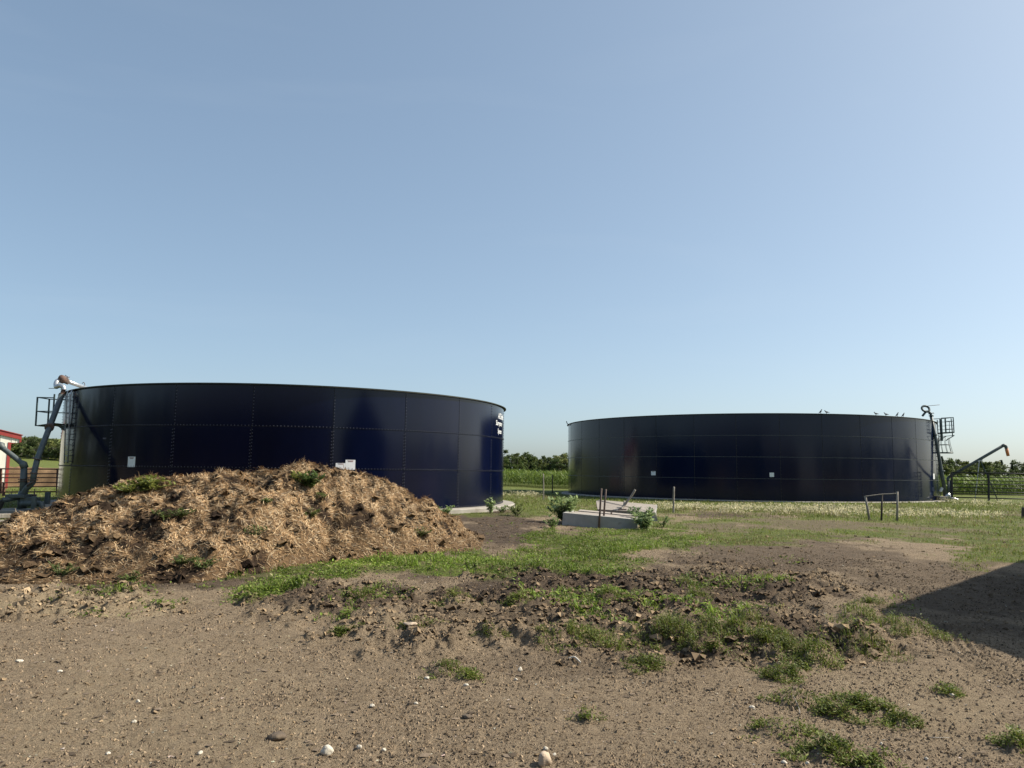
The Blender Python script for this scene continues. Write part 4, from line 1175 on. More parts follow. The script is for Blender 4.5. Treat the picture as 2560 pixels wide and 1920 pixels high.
# ------------------------------------------------------------------ pigeons on the rim of the larger tank
def pigeon(px, face, upright, label):
    z = RT['z'] + 5.6 + .045
    # the bird stands where the rim is seen at this column
    p, a = tank_hit(RT, px, 1100); b = on_tank(RT, a, z, -.01)
    root = empty('pigeon', b, label, 'bird', 'pigeons on the tank rim')
    s = .85
    if upright: prof = [(-.17, .03, .010), (-.11, .06, .022), (-.05, .10, .05), (.0, .15, .062), (.04, .20, .055), (.065, .245, .034), (.075, .275, .028), (.09, .305, .033), (.115, .31, .022), (.145, .303, .005)]
    else: prof = [(-.23, .10, .012), (-.15, .105, .022), (-.08, .115, .050), (.0, .125, .062), (.06, .15, .052), (.09, .185, .032), (.10, .21, .028), (.12, .235, .033), (.145, .237, .022), (.175, .228, .005)]
    pts = [Vector((q[0] * face * s, q[0] * .12, q[1] * s)) for q in prof]
    mb = MB(); mb.tube([b + q for q in arc(pts, 3)], list(np.interp(np.arange(len(pts) * 3 - 2) / 3, np.arange(len(pts)), [q[2] * s for q in prof])), 10)
    mb.build('body', 'pigeon', root, True)
    for dy in (-.025, .025):
        mb = MB(); mb.tube([b + Vector((.01 * face, dy, -.005)), b + Vector((0, dy, .11))], .008, 5); mb.build('leg', 'rust_steel', root, True)
    return root
pigeon(2054, 1, True, 'upright pigeon standing first along the rim, with a lower one beside it')
pigeon(2069, -1, False, 'pigeon standing low on the rim next to an upright pigeon')
for px, f in ((2193, -1), (2218, -1)):
    pigeon(px, f, False, 'pigeon perched low on the rim between the two close pairs')
pigeon(2246, 1, True, 'upright pigeon of the close pair nearest the looped nozzle')
pigeon(2261, 1, True, 'upright pigeon of the close pair nearest the looped nozzle')

# ------------------------------------------------------------------ white barn with red trim, far left
YW = 52.0
PHI = R_(42)
FACE = Vector((math.cos(PHI), math.sin(PHI), 0)); DEEP = Vector((-math.sin(PHI), math.cos(PHI), 0))
WC = at(27, 1108, YW); WC.z = 0
def face_hit(px, py):
    """distance along the front wall (rightwards) and height where a photo pixel meets it"""
    d = ray(px, py); nrm_ = Vector((FACE.y, -FACE.x, 0))
    t = WC.dot(nrm_) / Vector((d.x, d.y, 0)).dot(nrm_)
    p = Vector((d.x * t, d.y * t, EYE + d.z * t))
    return (p - WC).dot(FACE), p.z
def WP(s, z, d=0.0): return WC + FACE * s + DEEP * d + Vector((0, 0, z))
barn = empty('white_barn', WP(0, 0), 'white board barn with red fascia and corner trim behind the pipe gate', 'barn')
zb = gz(WC.x, WC.y) - .1
se, ze = face_hit(54, 1090); s0, z0f = face_hit(2, 1077.5)
slope = (z0f - ze) / (se - s0)
zc = face_hit(27, 1106)[1]; SL = -7.0
def ztop(s): return ze + slope * (se - s)
bw = .46; s = -.17
mb = MB(); mb.prism([WP(-.17, zc + .005), WP(.02, zc + .005), WP(.02, ztop(.02) - .12), WP(-.17, ztop(-.17) - .12)], DEEP * .05); mb.build('siding_board', 'white_board', barn)
while s > SL:
    mb = MB(); mb.prism([WP(s, zb), WP(s, ztop(s) - .12), WP(s - bw + .025, ztop(s - bw) - .12), WP(s - bw + .025, zb)], DEEP * .05); mb.build('siding_board', 'white_board', barn)
    s -= bw
mb = MB(); mb.prism([WP(-.02, zb, .06), WP(-.02, zc, .06), WP(SL, ztop(SL) - .3, .06), WP(SL, zb, .06)], DEEP * 9); mb.build('wall', 'white_board', barn)
mb = MB(); mb.prism([WP(-.16, zb, -.03), WP(.02, zb, -.03), WP(.02, zc, -.03), WP(-.16, zc, -.03)], DEEP * .085); mb.build('corner_trim', 'red_trim', barn)
mb = MB(); mb.prism([WP(se, ze, -.10), WP(se, ze - .26, -.10), WP(SL, ztop(SL) - .26, -.10), WP(SL, ztop(SL), -.10)], DEEP * .06); mb.build('fascia', 'red_trim', barn)
for k in range(2):
    a0 = .03 + k * (se - .1) / 2; a1 = a0 + (se - .1) / 2 - .02
    mb = MB(); mb.prism([WP(a0, zc - .02, -.02), WP(a1, zc - .02, -.02), WP(a1, ztop(a1) - .2, -.02), WP(a0, ztop(a0) - .2, -.02)], DEEP * .06); mb.build('siding_board', 'white_board', barn)
mb = MB(); mb.prism([WP(se - .11, zc - .02, -.09), WP(se, zc + .05, -.09), WP(se, ze - .27, -.09), WP(se - .11, ze - .27, -.09)], DEEP * .10); mb.build('fascia_end', 'red_trim', barn)
mb = MB(); mb.prism([WP(.03, zc - .08, .0), WP(se - .12, zc - .03, .0), WP(se - .12, zc - .03, 9), WP(.03, zc - .08, 9)], (0, 0, .04)); mb.build('soffit', 'red_trim', barn)
mb = MB(); mb.prism([WP(se + .06, ze + .03, -.14), WP(SL, ztop(SL) + .03, -.14), WP(SL, ztop(SL) + .08, -.14), WP(se + .06, ze + .08, -.14)], DEEP * 9.2); mb.build('roof', 'red_trim', barn)

# ------------------------------------------------------------------ bank of dug soil behind the rusty gate
bxs = np.arange(-47, -27, .16); bys = np.arange(57.5, 68, .16)
BXg, BYg = np.meshgrid(bxs, bys); bX, bY = BXg.ravel(), BYg.ravel()
prof_ = sstep(58.2, 60.4, bY + 1.2 * (fbm(bX * .4, bY * .4, 3, 120) - .5)) * (1 - sstep(65, 67.6, bY)) * sstep(-47, -44, bX) * (1 - sstep(-30, -27.5, bX))
bZ = gz_base(bX, bY) + prof_ * (1.42 + .25 * (fbm(bX * .5, bY * .5, 3, 121) - .5) + .35 * (.5 - worley(bX * .9, bY * .9, 122)) * (1 - sstep(60, 61.5, bY))) - .06
nbx, nby = len(bxs), len(bys)
ii, jj = np.meshgrid(np.arange(nby - 1), np.arange(nbx - 1), indexing='ij')
Qb = np.stack([ii * nbx + jj, ii * nbx + jj + 1, (ii + 1) * nbx + jj + 1, (ii + 1) * nbx + jj], -1).reshape(-1, 4)
tb = fbm(bX * .8, bY * .8, 4, 123)[:, None]
Cb = (1 - tb) * np.array([[.10, .065, .042]]) + tb * np.array([[.33, .22, .13]])
bk = link('soil_bank', np_mesh('soil_bank', np.stack([bX + 37, bY - 62, bZ], -1), Qb, Cb, smooth=True), 'heap', None, (-37, 62, 0))
tag(bk, 'brown bank of dug earth behind the rusty pipe gate', 'bank')

# ------------------------------------------------------------------ the gabled barn whose shadow falls on the yard, and the shed behind the viewer that the tanks mirror
def gable_barn(name, label, peak, g, half, pitch, length, wallm, roofm, over=.35):
    """peak: gable peak; g: horizontal direction of the gable wall; the ridge runs off along a"""
    g = Vector((g[0], g[1], 0)).normalized(); a = Vector((g.y, -g.x, 0)); up = Vector((0, 0, 1))
    rise = half * pitch; base = Vector((peak.x, peak.y, 0)); eh = peak.z - rise
    root = empty(name, base, label, 'barn')
    for e0 in (0.0, length):
        o = base + a * e0
        mb = MB(); mb.prism([o - g * (half - over) - up * .2, o + g * (half - over) - up * .2, o + g * (half - over) + up * (eh + over * pitch - .12), o + up * (peak.z - .12), o - g * (half - over) + up * (eh + over * pitch - .12)], a * (.12 if e0 == 0 else -.12)); mb.build('gable_wall', wallm, root)
    for s in (-1, 1):
        o = base + g * s * (half - over)
        mb = MB(); mb.prism([o + a * .13 - up * .2, o + a * (length - .13) - up * .2, o + a * (length - .13) + up * (eh + over * pitch - .14), o + a * .13 + up * (eh + over * pitch - .14)], -g * s * .12); mb.build('side_wall', wallm, root)
        mb = MB(); mb.prism([base - a * .3 + up * peak.z, base + a * (length + .3) + up * peak.z, base + a * (length + .3) + g * s * half + up * eh, base - a * .3 + g * s * half + up * eh], up * -.09); mb.build('roof', roofm, root)
    d0 = base - a * .02
    mb = MB(); mb.prism([d0 - g * 1.6 - a * .06, d0 + g * 1.6 - a * .06, d0 + g * 1.6 - a * .06 + up * 3.2, d0 - g * 1.6 - a * .06 + up * 3.2], a * .05); dr_ = mb.build('door', roofm, root)
    return root
apex = on_z(2257, 1532, 0.0)
k_ = 1 / math.tan(SUN_EL)
Hp = 6.6
peak = Vector((apex.x + math.sin(SUN_AZ) * Hp * k_, apex.y + math.cos(SUN_AZ) * Hp * k_, Hp))
# the two shadow edges on the ground give the gable's direction and pitch
e1 = on_z(2552, 1420) - apex; e2 = on_z(2556, 1623) - apex
sh = Vector((math.sin(SUN_AZ), math.cos(SUN_AZ), 0)) * k_
# far rake end: w*g + r*sh = t1*e1 ; near rake end: -w*g + r*sh = t2*e2 ; fix w = 6
def _solve(w=6.0):
    perp = Vector((sh.y, -sh.x, 0)).normalized()
    t1 = 1.0; t2 = -t1 * e1.dot(perp) / e2.dot(perp)
    gg = (e1 * t1 - e2 * t2) / 2; r = ((e1 * t1 + e2 * t2) / 2).dot(sh) / sh.dot(sh)
    s = w / gg.length
    return gg.normalized(), r * s / w
gdir, gp = _solve()
gable_barn('gabled_barn', 'gabled barn standing right of the yard, throwing its pointed shadow', peak, (gdir.x, gdir.y), 6.0, max(.15, min(gp, .9)), 18.0, 'barn_dark', 'barn_roof')
gable_barn('cattle_barn', 'long dark cattle barn standing behind the viewer across the yard', Vector((-95, -20, 9.5)), (0, 1), 7.5, .4, 112.0, 'barn_dark', 'barn_roof')

# ------------------------------------------------------------------ grass
def blades(X, Y, Z, h, w, lean, C, r, tipmul=1.15):
    n = len(X); a = r.uniform(0, 6.283, n)
    D = np.stack([np.cos(a) * lean, np.sin(a) * lean, np.ones(n)], -1); D /= np.linalg.norm(D, axis=1, keepdims=True)
    U = np.stack([np.cos(a), np.sin(a), np.zeros(n)], -1)
    return strips(np.stack([X, Y, Z], -1), D, U, h, w, -.12 * np.ones(n) - lean * .2, C, C * tipmul)

GP = np.array([[.135, .185, .028], [.180, .230, .038], [.095, .135, .024], [.22, .25, .06], [.16, .17, .045], [.25, .22, .10]])
def grass_colours(n, r, dry=0.0):
    C = GP[r.choice(len(GP), n, p=[.26, .24, .2, .14, .1, .06])] * r.uniform(.7, 1.25, (n, 1))
    d = (r.random(n) < dry)[:, None]
    return np.where(d, np.array([[.30, .25, .14]]) * r.uniform(.6, 1.2, (n, 1)), C)

def join(*parts_):
    V = []; Q = []; C = []; b = 0
    for v, q, c in parts_:
        V.append(v); Q.append(q + b); C.append(c); b += len(v)
    return np.vstack(V), np.vstack(Q), np.vstack(C)

def leaf_quads(P, D, N, L_, W, C):
    """diamond leaves"""
    S = np.cross(D, N); S /= (np.linalg.norm(S, axis=1, keepdims=True) + 1e-9)
    m = P + D * (L_ * .45)[:, None]
    droop = -N * (L_ * .12)[:, None]
    V = np.stack([P, m + S * (W / 2)[:, None], P + D * L_[:, None] + droop, m - S * (W / 2)[:, None]], 1)
    return V.reshape(-1, 3), np.arange(len(P) * 4).reshape(-1, 4), np.repeat(C[:, None, :], 4, 1).reshape(-1, 3)

def rand_dirs(n, r, up=.6):
    a = r.uniform(0, 6.283, n); z = r.normal(up, .5, n)
    D = np.stack([np.cos(a), np.sin(a), z], -1)
    return D / np.linalg.norm(D, axis=1, keepdims=True)

# thick tufted grass of the yard
X, Y, r = sector(250000, 7.6, 26, 201)
_, _, green, mud, rough, pale, g, fld, far = ground_masks(X, Y)
patch_ = sstep(.54, .66, fbm(X * 1.15 + 7, Y * .8, 3, 60)) * (Y > 8.3)
g = np.maximum(g, np.maximum(.55 * rough, .30 * mud * (Y < 24) * (X < 5)) * patch_)
keep = clear_of(X, Y) & (r.random(len(X)) < np.clip(g * 1.1, 0, 1)) & (r.random(len(X)) < .16 + 1.0 * sstep(.36, .50, fbm(X * 2.1, Y * 1.5, 3, 61)))
X, Y, gg = X[keep], Y[keep], g[keep]
hn = fbm(X * 1.8, Y * 1.8, 3, 62)
hh = (.03 + .10 * sstep(.42, .72, hn)) * r.uniform(.5, 1.3, len(X)) * (.5 + .5 * gg)
tint = fbm(X * .8, Y * .8, 3, 63)[:, None]
C = grass_colours(len(X), r, .05) * (0.55 + 1.15 * tint) * np.array([[.95, 1.06, .95]])
A = blades(X, Y, ground_z(X, Y) - .01, hh, r.uniform(.008, .017, len(X)), np.abs(r.normal(.45, .4, len(X))), C, r)
# broad-leaved weeds creeping through it
ml = len(X); pk = r.integers(0, ml, int(ml * .8)); nl_ = len(pk)
Xl = X[pk] + r.normal(0, .04, nl_); Yl = Y[pk] + r.normal(0, .04, nl_)
Pl = np.stack([Xl, Yl, ground_z(Xl, Yl) + hh[pk] * r.uniform(.1, .9, nl_)], -1)
A2 = leaf_quads(Pl, rand_dirs(nl_, r, .2), np.tile(np.array([[0, 0, 1.0]]), (nl_, 1)) + r.normal(0, .45, (nl_, 3)), r.uniform(.03, .075, nl_), r.uniform(.014, .034, nl_), C[pk] * r.uniform(.7, 1.15, (nl_, 1)))
A2 = (A2[0], np.concatenate([A2[1][:, [0, 1, 2]], A2[1][:, [0, 2, 3]]]), A2[2])
# shorter grazed turf to the right and round the tanks
X, Y, r = sector(190000, 13, 62, 202)
_, _, green, mud, rough, pale, g, fld, far = ground_masks(X, Y)
cover = np.maximum(np.maximum(fld, far * .95) * (1 - g), g * (np.hypot(X, Y) > 25))
keep = clear_of(X, Y) & (r.random(len(X)) < cover * (.25 + .9 * sstep(.3, .6, fbm(X * 1.2, Y * 1.2, 4, 64))))
X, Y = X[keep], Y[keep]; rad = np.hypot(X, Y)
hh = (.03 + .09 * fbm(X * .9, Y * .9, 3, 65)) * r.uniform(.5, 1.5, len(X)) * (.8 + .6 * sstep(28, 40, rad))
dry_ = sstep(.45, .62, fbm(X * .35, Y * .35, 3, 69))
C = grass_colours(len(X), r, .08)
C = np.where((r.random(len(X)) < dry_ * .5)[:, None], np.array([[.26, .21, .11]]) * r.uniform(.6, 1.2, (len(X), 1)), C) * (0.55 + .9 * fbm(X * .5, Y * .5, 3, 66)[:, None])
B = blades(X, Y, gz_base(X, Y) - .01, hh, r.uniform(.007, .013, len(X)) * (.6 + rad / 30), np.abs(r.normal(.4, .4, len(X))), C, r)
V_, Q_, C_ = join(A, A2, B)
o = link('grass', np_mesh('grass', V_, Q_, C_), 'blade')
tag(o, 'patchy green grass growing over the yard and round the tanks', 'grass', kind='stuff')

# pale seeding weeds in a band before the larger tank
SEED = [(1800, 1276, 170, 7), (2000, 1281, 220, 11), (2120, 1284, 100, 12), (2300, 1291, 130, 8), (2430, 1297, 90, 6), (1640, 1272, 110, 5, .7), (2480, 1256, 140, 8, .8), (2480, 1268, 120, 4, .5), (1300, 1243, 60, 6, .8), (1300, 1219, 70, 4, .5)]
X, Y, r = sector(90000, 22, 62, 203)
_, _, green, mud, rough, pale, g, fld, far = ground_masks(X, Y)
px, py = project(X, Y, gz_base(X, Y))
sd = blobs(px, py, X, Y, SEED, 67, .7)
keep = clear_of(X, Y) & (r.random(len(X)) < sd * .9 * sstep(.32, .55, fbm(X * 1.4, Y * 1.4, 3, 68)))
X, Y = X[keep], Y[keep]
hh = r.uniform(.12, .38, len(X)); zz = gz_base(X, Y)
lean = np.abs(r.normal(.25, .2, len(X)))
A = blades(X, Y, zz - .01, hh, r.uniform(.008, .014, len(X)), lean, grass_colours(len(X), r, .5), r)
Cs_ = np.array([[.70, .64, .42]]) * r.uniform(.6, 1.15, (len(X), 1))
nn = 2
X2 = np.repeat(X, nn) + r.normal(0, .05, len(X) * nn); Y2 = np.repeat(Y, nn) + r.normal(0, .05, len(X) * nn)
B = blades(X2, Y2, np.repeat(zz + hh * .75, nn), r.uniform(.04, .10, len(X2)), r.uniform(.022, .05, len(X2)), np.abs(r.normal(.6, .4, len(X2))), np.repeat(Cs_, nn, 0), r, 1.0)
V_, Q_, C_ = join(A, B)
o = link('seeding_grass', np_mesh('seeding_grass', V_, Q_, C_), 'blade')
tag(o, 'cream coloured seed heads of dry weeds before the larger tank', 'weeds', kind='stuff')

# ------------------------------------------------------------------ low weed clumps on the dirt: each one a thing
SPECIAL = {(2260, 1572): 'grassy weed clump at the very tip of the barn shadow', (2372, 1725): 'tiny weed tuft with a pale stone in front of it',
           (1995, 1748): 'weed clump with a bleached forked twig sticking out of it', (1110, 1672): 'small dark weed clump alone on dry dirt, with a lesser one beside it',
           (1165, 1690): 'lesser weed tuft beside a small dark clump alone on the dirt', (850, 1590): 'faint weed tuft left of the broken whitish crust', (1040, 1590): 'yellowish weed tuft right beside the broken whitish crust',
           (2050, 1640): 'round bushy weed clump standing apart in front of the thick ones', (2545, 1850): 'isolated dark weed clump past the straight pale twig', (330, 1482): 'thin weed tuft in pale cracked soil before the straw heap'}
for q, (cx, cy, rx, ry, ch) in enumerate(CLUMPS):
    r = np.random.default_rng(400 + q)
    c = on_z(cx, cy + ry * .55, 0.0); sc = c.length / F
    wx = rx * sc; wy = max(.35 * wx, min(ry * sc * 2.2, 1.1 * wx))
    n = int(np.clip(1250 * (wx * wy / .25) ** .55 * (9 / c.length), 260, 2600))
    a = r.uniform(0, 6.283, n); rad = np.sqrt(r.random(n)) * 1.25 * (1 + .35 * np.sin(2 * a + q) + .25 * np.sin(5 * a + 2 * q))
    X = c.x + wx * rad * np.cos(a); Y = c.y + wy * .2 + wy * rad * np.sin(a)
    keep = r.random(n) < .10 + 1.0 * sstep(.42, .60, fbm(X * 4.5 / max(.3, min(wx, .8)) * .5, Y * 4.5 / max(.3, min(wx, .8)) * .5, 3, 70 + q)); X, Y, rad = X[keep], Y[keep], rad[keep]
    dome = np.clip(1 - rad ** 2 * .8, .15, 1); n = len(X)
    Z = ground_z(X, Y)
    h = ch * (.35 + .65 * dome) * r.uniform(.2, 1.0, n) * (.8 if cy > 1650 else 1)
    grassy = q % 3 == 1
    dk = .75 + .3 * r.random()
    Cg = grass_colours(n, r, .07) * dk
    A = blades(X, Y, Z - .005, h * 1.05, r.uniform(.004, .008, n), np.abs(r.normal(.5, .35, n)), Cg, r)
    m = n * (1 if grassy else 3)
    idx = r.integers(0, n, m)
    D = rand_dirs(m, r, .35)
    P = np.stack([X[idx] + r.normal(0, .02, m), Y[idx] + r.normal(0, .02, m), Z[idx] + h[idx] * r.uniform(.25, 1.0, m)], -1)
    Nn = np.tile(np.array([[0, 0, 1.0]]), (m, 1)) + r.normal(0, .3, (m, 3))
    B = leaf_quads(P, D, Nn, r.uniform(.018, .045, m), r.uniform(.007, .014, m), grass_colours(m, r, .03) * dk)
    sp_ = SPECIAL.get((cx, cy))
    kind_ = ('grassy tuft with upright blades' if grassy else 'leafy green weed clump')
    if sp_: lab, grp = sp_, None
    elif ch >= .16: lab, grp = 'thick ' + kind_ + ' topping a hummock of trodden soil', 'thick weed clumps on the hummocks'
    elif cy < 1560: lab, grp = 'sparse ' + kind_ + ' among the rough dark clods', 'sparse weed clumps among the clods'
    elif cy < 1700: lab, grp = 'flat ' + kind_ + ' where the clods meet the smooth dirt', 'flat weed clumps at the edge of the clods'
    else: lab, grp = 'low ' + kind_ + ' on the smooth dry dirt', 'low weed clumps on the dry dirt'
    root = empty('weed_clump', (c.x, c.y, 0), lab, 'weeds', grp)
    org = np.array([c.x, c.y, 0])
    link('blades', np_mesh('blades', A[0] - org, A[1], A[2]), 'blade', root)['kind'] = 'stuff'
    link('leaves', np_mesh('leaves', B[0] - org, B[1], B[2]), 'blade', root)['kind'] = 'stuff'

# ------------------------------------------------------------------ leafy plants
def leafy_plant(base, h, spread, nst, label, name='leafy_weed', seed=0, group=None, cols=((.10, .16, .045), (.15, .21, .07)), leaf=.10, lw=.35, per=26, droop=.2):
    r = np.random.default_rng(seed); base = Vector(base)
    root = empty(name, base, label, 'plant', group)
    st = MB(); LP, LD = [], []
    for s in range(nst):
        a = r.uniform(0, 6.283); k = spread * math.sqrt(r.random())
        hh = h * r.uniform(.6, 1.0) * (1 - .35 * (k / spread) ** 2)
        P = [base + Vector((math.cos(a), math.sin(a), 0)) * (.08 * spread + k * t ** 1.3) + Vector((0, 0, hh * t)) for t in (0, .33, .66, 1)]
        st.tube(P, [.009, .008, .006, .003], 5, caps=False)
        for q in range(per):
            t = r.uniform(.12, 1.0) ** .8; i = min(int(t * 3), 2)
            p = P[i].lerp(P[i + 1], t * 3 - i); b = r.uniform(0, 6.283)
            LP.append(p); LD.append((math.cos(b), math.sin(b), r.normal(.45 if t < .8 else .9, .3)))
    st.build('stems', 'plant_stem', root)
    LP = np.array([tuple(p) for p in LP]); LD = np.array(LD); LD /= np.linalg.norm(LD, axis=1, keepdims=True)
    n = len(LP); Lh = leaf * r.uniform(.55, 1.25, n)
    c0, c1 = np.array(cols[0]), np.array(cols[1]); f = r.random((n, 1))
    C = (c0 * (1 - f) + c1 * f) * r.uniform(.75, 1.2, (n, 1))
    U = np.tile(np.array([[0, 0, 1.0]]), (n, 1)) + r.normal(0, .25, (n, 3))
    S = np.cross(LD, U); S /= np.linalg.norm(S, axis=1, keepdims=True); U = np.cross(S, LD)
    W = Lh * lw
    p1 = LP + LD * (Lh * .35)[:, None]; p2 = LP + LD * (Lh * .72)[:, None] - U * (Lh * droop * .4)[:, None]; p3 = LP + LD * Lh[:, None] - U * (Lh * droop)[:, None]
    sw = S * (W / 2)[:, None]
    V = np.stack([LP, p1 + sw, p1 - sw, p2 + sw * .8, p2 - sw * .8, p3], 1)
    b = np.arange(n)[:, None] * 6
    Q = np.concatenate([b + np.array((0, 1, 1, 2)), b + np.array((1, 3, 4, 2)), b + np.array((3, 5, 5, 4))])
    T = np.concatenate([b + np.array(t) for t in ((0, 1, 2), (1, 3, 2), (2, 3, 4), (3, 5, 4))])
    link('leaves', np_mesh('leaves', V.reshape(-1, 3) - np.array(base), T, np.repeat(C[:, None, :], 6, 1).reshape(-1, 3)), 'blade', root)['kind'] = 'stuff'
    return root
mat('plant_stem', (.07, .10, .03), (.11, .14, .045), scale=10, rough=.7)

def gp(px, py, z=None):
    p = on_z(px, py, 0.0)
    for _ in range(3): p = on_z(px, py, gz(p.x, p.y))
    return p
PALEGREEN = ((.18, .26, .09), (.36, .45, .22))
leafy_plant(gp(1412, 1308), 1.0, .50, 26, 'tall bushy leafy weed at the left end of the concrete trough', seed=1, cols=PALEGREEN, leaf=.19, lw=.34, per=34)
leafy_plant(gp(1380, 1320), .42, .28, 8, 'low dark leafy weed at the foot of the bushy one by the trough', seed=2, leaf=.12, per=18)
leafy_plant(gp(1612, 1327), .66, .38, 18, 'drooping leafy weed covering the right end of the concrete trough', seed=3, cols=PALEGREEN, leaf=.16, lw=.36, per=26, droop=.5)
leafy_plant(BP(1600, 1293, 1.0), .36, .45, 14, 'spreading weed growing up through the boards of the trough', seed=4, cols=((.09, .15, .06), (.17, .24, .12)), leaf=.14, per=16)
leafy_plant(gp(1655, 1318), .40, .35, 9, 'small loose weed between the trough and the wooden post', seed=5, leaf=.11, per=16)
leafy_plant(gp(1112, 1290), .42, .38, 12, 'round leafy weed growing where the straw heap meets the tank slab', seed=6, cols=PALEGREEN, leaf=.15, lw=.4, per=20)
leafy_plant(gp(1226, 1284), .68, .22, 9, 'upright leafy weed growing at the edge of the lettered tank slab', seed=7, cols=PALEGREEN, leaf=.15, per=24)
leafy_plant(gp(1292, 1290), .55, .36, 12, 'yellowish leafy weed on bare soil right of the lettered tank', seed=8, cols=((.13, .17, .05), (.20, .23, .09)), leaf=.13, per=20)
leafy_plant(gp(1256, 1282), .30, .30, 8, 'small weed tuft on the slab corner right of the lettered tank', seed=9, leaf=.12, per=18)
# growing on the heap
def hp(px, py):
    best = None
    for Y in np.arange(10.5, 17.2, .04):
        p = at(px, py, Y)
        z = float(heap_z(np.array([p.x]), np.array([Y]))[0]) + gz(p.x, Y)
        if p.z <= z: return Vector((p.x, Y, z - .02))
    return at(px, py, 15.4)
YG = ((.17, .20, .045), (.27, .29, .08))
leafy_plant(hp(375, 1225), .24, .42, 26, 'bright yellow-green weed patch on the left shoulder of the heap', seed=20, cols=YG, leaf=.09, lw=.5, per=24)
leafy_plant(hp(330, 1236), .16, .40, 18, 'thin yellowish weed patch below the bright one on the heap', seed=21, cols=YG, leaf=.08, lw=.45, per=16)
leafy_plant(hp(775, 1222), .38, .24, 16, 'upright green weed just below the top of the straw heap', seed=22, cols=((.07, .12, .03), (.12, .17, .05)), leaf=.10, per=26)
leafy_plant(hp(742, 1205), .22, .14, 8, 'small yellow-green weed beside the top of the straw heap', seed=23, cols=YG, leaf=.08, per=18)
for q, (x, y, s) in enumerate(((412, 1300, .22), (450, 1295, .2), (775, 1292, .2), (640, 1340, .22), (1048, 1340, .2), (800, 1250, .16), (510, 1420, .24), (455, 1412, .18), (150, 1440, .26), (320, 1452, .2), (660, 1262, .13))):
    leafy_plant(hp(x, y), s * .8, s, 10, 'small weed tuft sprouting low on the side of the straw heap', seed=30 + q, group='weed tufts on the straw heap', cols=((.08, .115, .03), (.13, .16, .05)), leaf=.08, lw=.25, per=14)

# ------------------------------------------------------------------ corn field
def corn(n_rows, x0, x1, y0, r, dens, nl, hgt):
    X = []; Y = []
    for k in range(n_rows):
        xs = np.arange(x0, x1, dens) + r.uniform(-.08, .08)
        xs = xs + r.normal(0, .05, len(xs)); X.append(xs); Y.append(np.full(len(xs), y0 + k * .76) + r.normal(0, .08, len(xs)) + xs * .02)
    X = np.concatenate(X); Y = np.concatenate(Y)
    keep = (np.hypot(X - RT['c'][0], Y - RT['c'][1]) > RT['R'] + 6)
    X, Y = X[keep], Y[keep]; n = len(X)
    H = hgt * r.uniform(.8, 1.1, n); Z = gz_base(X, Y)
    C0 = np.array([[.085, .135, .03]]) * r.uniform(.75, 1.25, (n, 1))
    S = strips(np.stack([X, Y, Z], -1), np.tile(np.array([[0, 0, 1.0]]), (n, 1)), np.tile(np.array([[1.0, .2, 0]]), (n, 1)), H * .85, np.full(n, .035), np.zeros(n), C0)
    m = n * nl; idx = np.repeat(np.arange(n), nl)
    t = np.tile(np.linspace(.25, 1.0, nl), n)
    a = r.uniform(0, 6.283, m)
    D = np.stack([np.cos(a), np.sin(a), r.normal(.75, .25, m)], -1); D /= np.linalg.norm(D, axis=1, keepdims=True)
    U = np.tile(np.array([[0, 0, 1.0]]), (m, 1))
    P = np.stack([X[idx], Y[idx], Z[idx] + H[idx] * .85 * t], -1)
    C = np.array([[.105, .165, .035]]) * r.uniform(.65, 1.35, (m, 1)) + np.array([[.05, .04, 0]]) * r.random((m, 1))
    Lf = strips(P, D, U, H[idx] * r.uniform(.28, .45, m), r.uniform(.05, .085, m), r.normal(.12, .1, m), C)
    return join(S, Lf)
rc = np.random.default_rng(300)
Cn = join(corn(20, -9, 17, 82, rc, .30, 9, 1.75), corn(20, 34, 76, 76, rc, .30, 9, 1.75), corn(40, -12, 24, 99, rc, .6, 5, 1.75), corn(40, 36, 110, 93, rc, .7, 5, 1.75))
o = link('corn_field', np_mesh('corn_field', Cn[0], Cn[1], Cn[2]), 'blade')
tag(o, 'green maize crop standing in rows beyond the tanks', 'corn', kind='stuff')

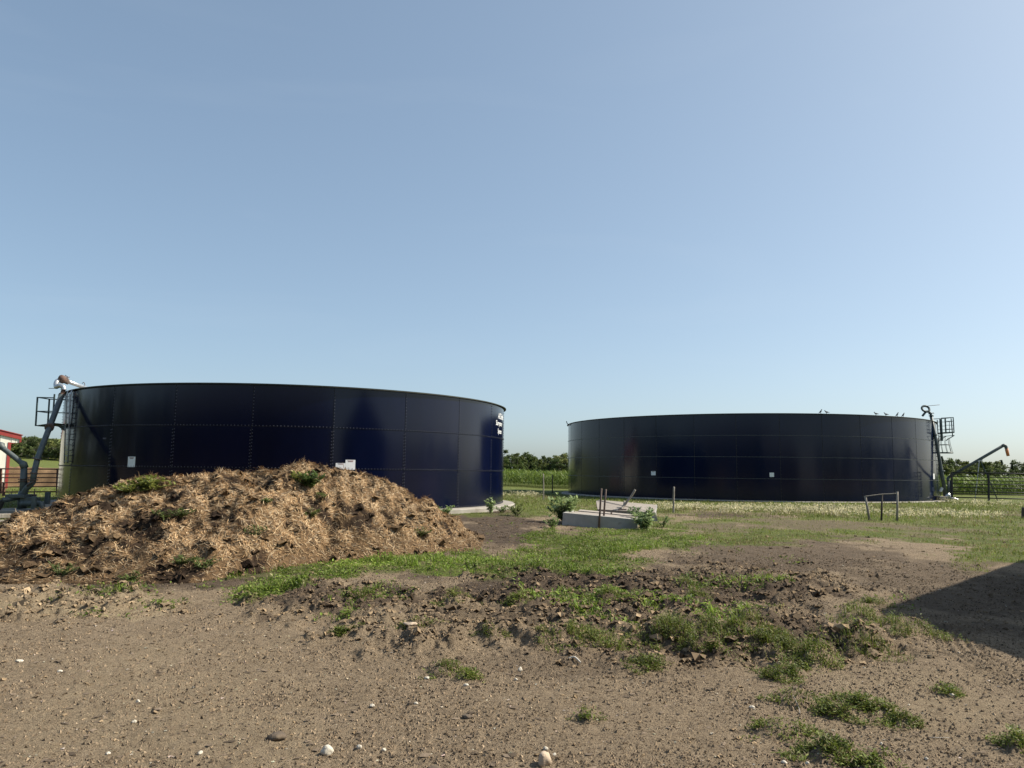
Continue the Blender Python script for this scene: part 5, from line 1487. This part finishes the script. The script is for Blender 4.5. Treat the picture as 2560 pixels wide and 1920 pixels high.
# ------------------------------------------------------------------ trees of the far wood edge
def tree_protos():
    out = []
    for q in range(7):
        r = np.random.default_rng(500 + q); conifer = q >= 5
        H = 1.0
        tr = MB()
        tr.tube([(0, 0, -.04), (.01, 0, .3), (0, .01, .62), (.01, 0, .92)], [.022, .017, .010, .003], 6)
        if not conifer:
            for k in range(7):
                a = r.uniform(0, 6.28); z = r.uniform(.3, .75); l = r.uniform(.12, .24)
                tr.tube([(0, 0, z), (math.cos(a) * l * .6, math.sin(a) * l * .6, z + l * .6), (math.cos(a) * l, math.sin(a) * l, z + l * 1.1)], [.008, .005, .002], 4, caps=False)
        tme = tr.mesh('trunk'); tme.materials.append(MATS['bark'])
        P = []; Cc = []
        if conifer:
            n = 1300; z = r.random(n) ** .8; rad = (1 - z) ** .85 * .20 * (.55 + .45 * np.abs(np.sin(z * 26 + r.uniform(0, 6)))) * np.sqrt(r.random(n))
            a = r.uniform(0, 6.28, n); P = np.stack([rad * np.cos(a), rad * np.sin(a), .06 + .94 * z], -1)
            C = np.array([[.035, .058, .026]]) * r.uniform(.6, 1.5, (n, 1)); size = r.uniform(.03, .06, n)
        else:
            nb = 17; n = 2000
            bc = np.stack([r.normal(0, .13, nb), r.normal(0, .13, nb), r.uniform(.18, .90, nb)], -1); bs = r.uniform(.07, .14, nb) * (1.15 - .5 * np.abs(bc[:, 2] - .55))
            k = r.integers(0, nb, n); d = r.normal(0, 1, (n, 3)); d /= np.linalg.norm(d, axis=1, keepdims=True)
            P = bc[k] + d * bs[k][:, None] * (r.random(n) ** .4)[:, None] * np.array([1, 1, .8])
            tone = [(.10, .138, .042), (.145, .178, .055), (.085, .118, .042), (.17, .19, .065), (.115, .148, .055)][q]
            C = np.array([tone]) * r.uniform(.55, 1.45, (n, 1)) * (.8 + .4 * r.random(nb))[k][:, None]; size = r.uniform(.035, .075, n)
        D = rand_dirs(len(P), r, .1); Nn = r.normal(0, 1, (len(P), 3))
        L_ = leaf_quads(P, D, Nn, size, size * .8, C)
        cme = np_mesh('crown', *L_[:2], L_[2]); cme.materials.append(MATS['blade'])
        out.append((tme, cme, conifer))
    return out
TREES = tree_protos()
def tree(X, Y, h, q, wide, label, group, rot):
    tme, cme, con = TREES[q]
    root = empty('spruce_tree' if con else 'leafy_tree', (X, Y, gz(X, Y) - .1), label, 'tree', group)
    root.scale = (h * wide, h * wide, h); root.rotation_euler = (0, 0, rot)
    for nm, me in (('trunk', tme), ('crown', cme)):
        o = bpy.data.objects.new(nm, me); col.objects.link(o); o.parent = root
rt = random.Random(9)
def wood(x0, x1, Y, hmin, hmax, rows, step, con, where, group):
    for k in range(rows):
        x = x0 + rt.uniform(0, step)
        while x < x1:
            c = rt.random() < con and k > 0
            q = rt.choice((5, 6)) if c else rt.randrange(5)
            h = rt.uniform(hmin, hmax) * (1.12 if c else 1) * (1 if k else .72)
            tree(x, Y + k * 5 + rt.uniform(-2, 2), h, q, rt.uniform(.8, 1.0) if c else rt.uniform(.95, 1.5),
                 ('dark pointed spruce rising in ' if c else 'round-topped leafy tree standing in ') + where, group, rt.uniform(0, 6.28))
            x += step * rt.uniform(.7, 1.3) * (1 if k else .7)
wood(-14, 40, 235, 5.6, 8.8, 3, 3.6, .14, 'the wood edge seen between the two tanks', 'trees between the two tanks')
wood(118, 190, 235, 5.6, 8.2, 3, 3.6, .22, 'the wood edge beyond the black pipe gate', 'trees beyond the black gate')
for k in range(24):  # row out of view, added to darken the lettered tank's left reflection
    tree(-56 + rt.uniform(-1.5, 1.5) - k * .3, -26 + k * 3.2, rt.uniform(8, 10), rt.randrange(5), rt.uniform(1.0, 1.3), 'unseen leafy tree added to darken the reflection on the lettered tank', 'added trees mirrored by the lettered tank', rt.uniform(0, 6.28))
wood_q = [(62 + rt.uniform(-1.5, 1.5) + k * .7, -34 + k * 3.4, rt.uniform(5.5, 7)) for k in range(27)]
for k, (x_, y_, h_) in enumerate(wood_q):
    tree(x_, y_, h_, rt.randrange(5), rt.uniform(1.0, 1.3), 'tall shelterbelt tree standing in the row off beyond the gabled barn', 'shelterbelt trees beyond the gabled barn', rt.uniform(0, 6.28))
wood(-220, -140, 330, 7, 10, 5, 6.0, .05, 'the wooded rise behind the rusty pipe gate', 'trees on the rise behind the rusty gate')
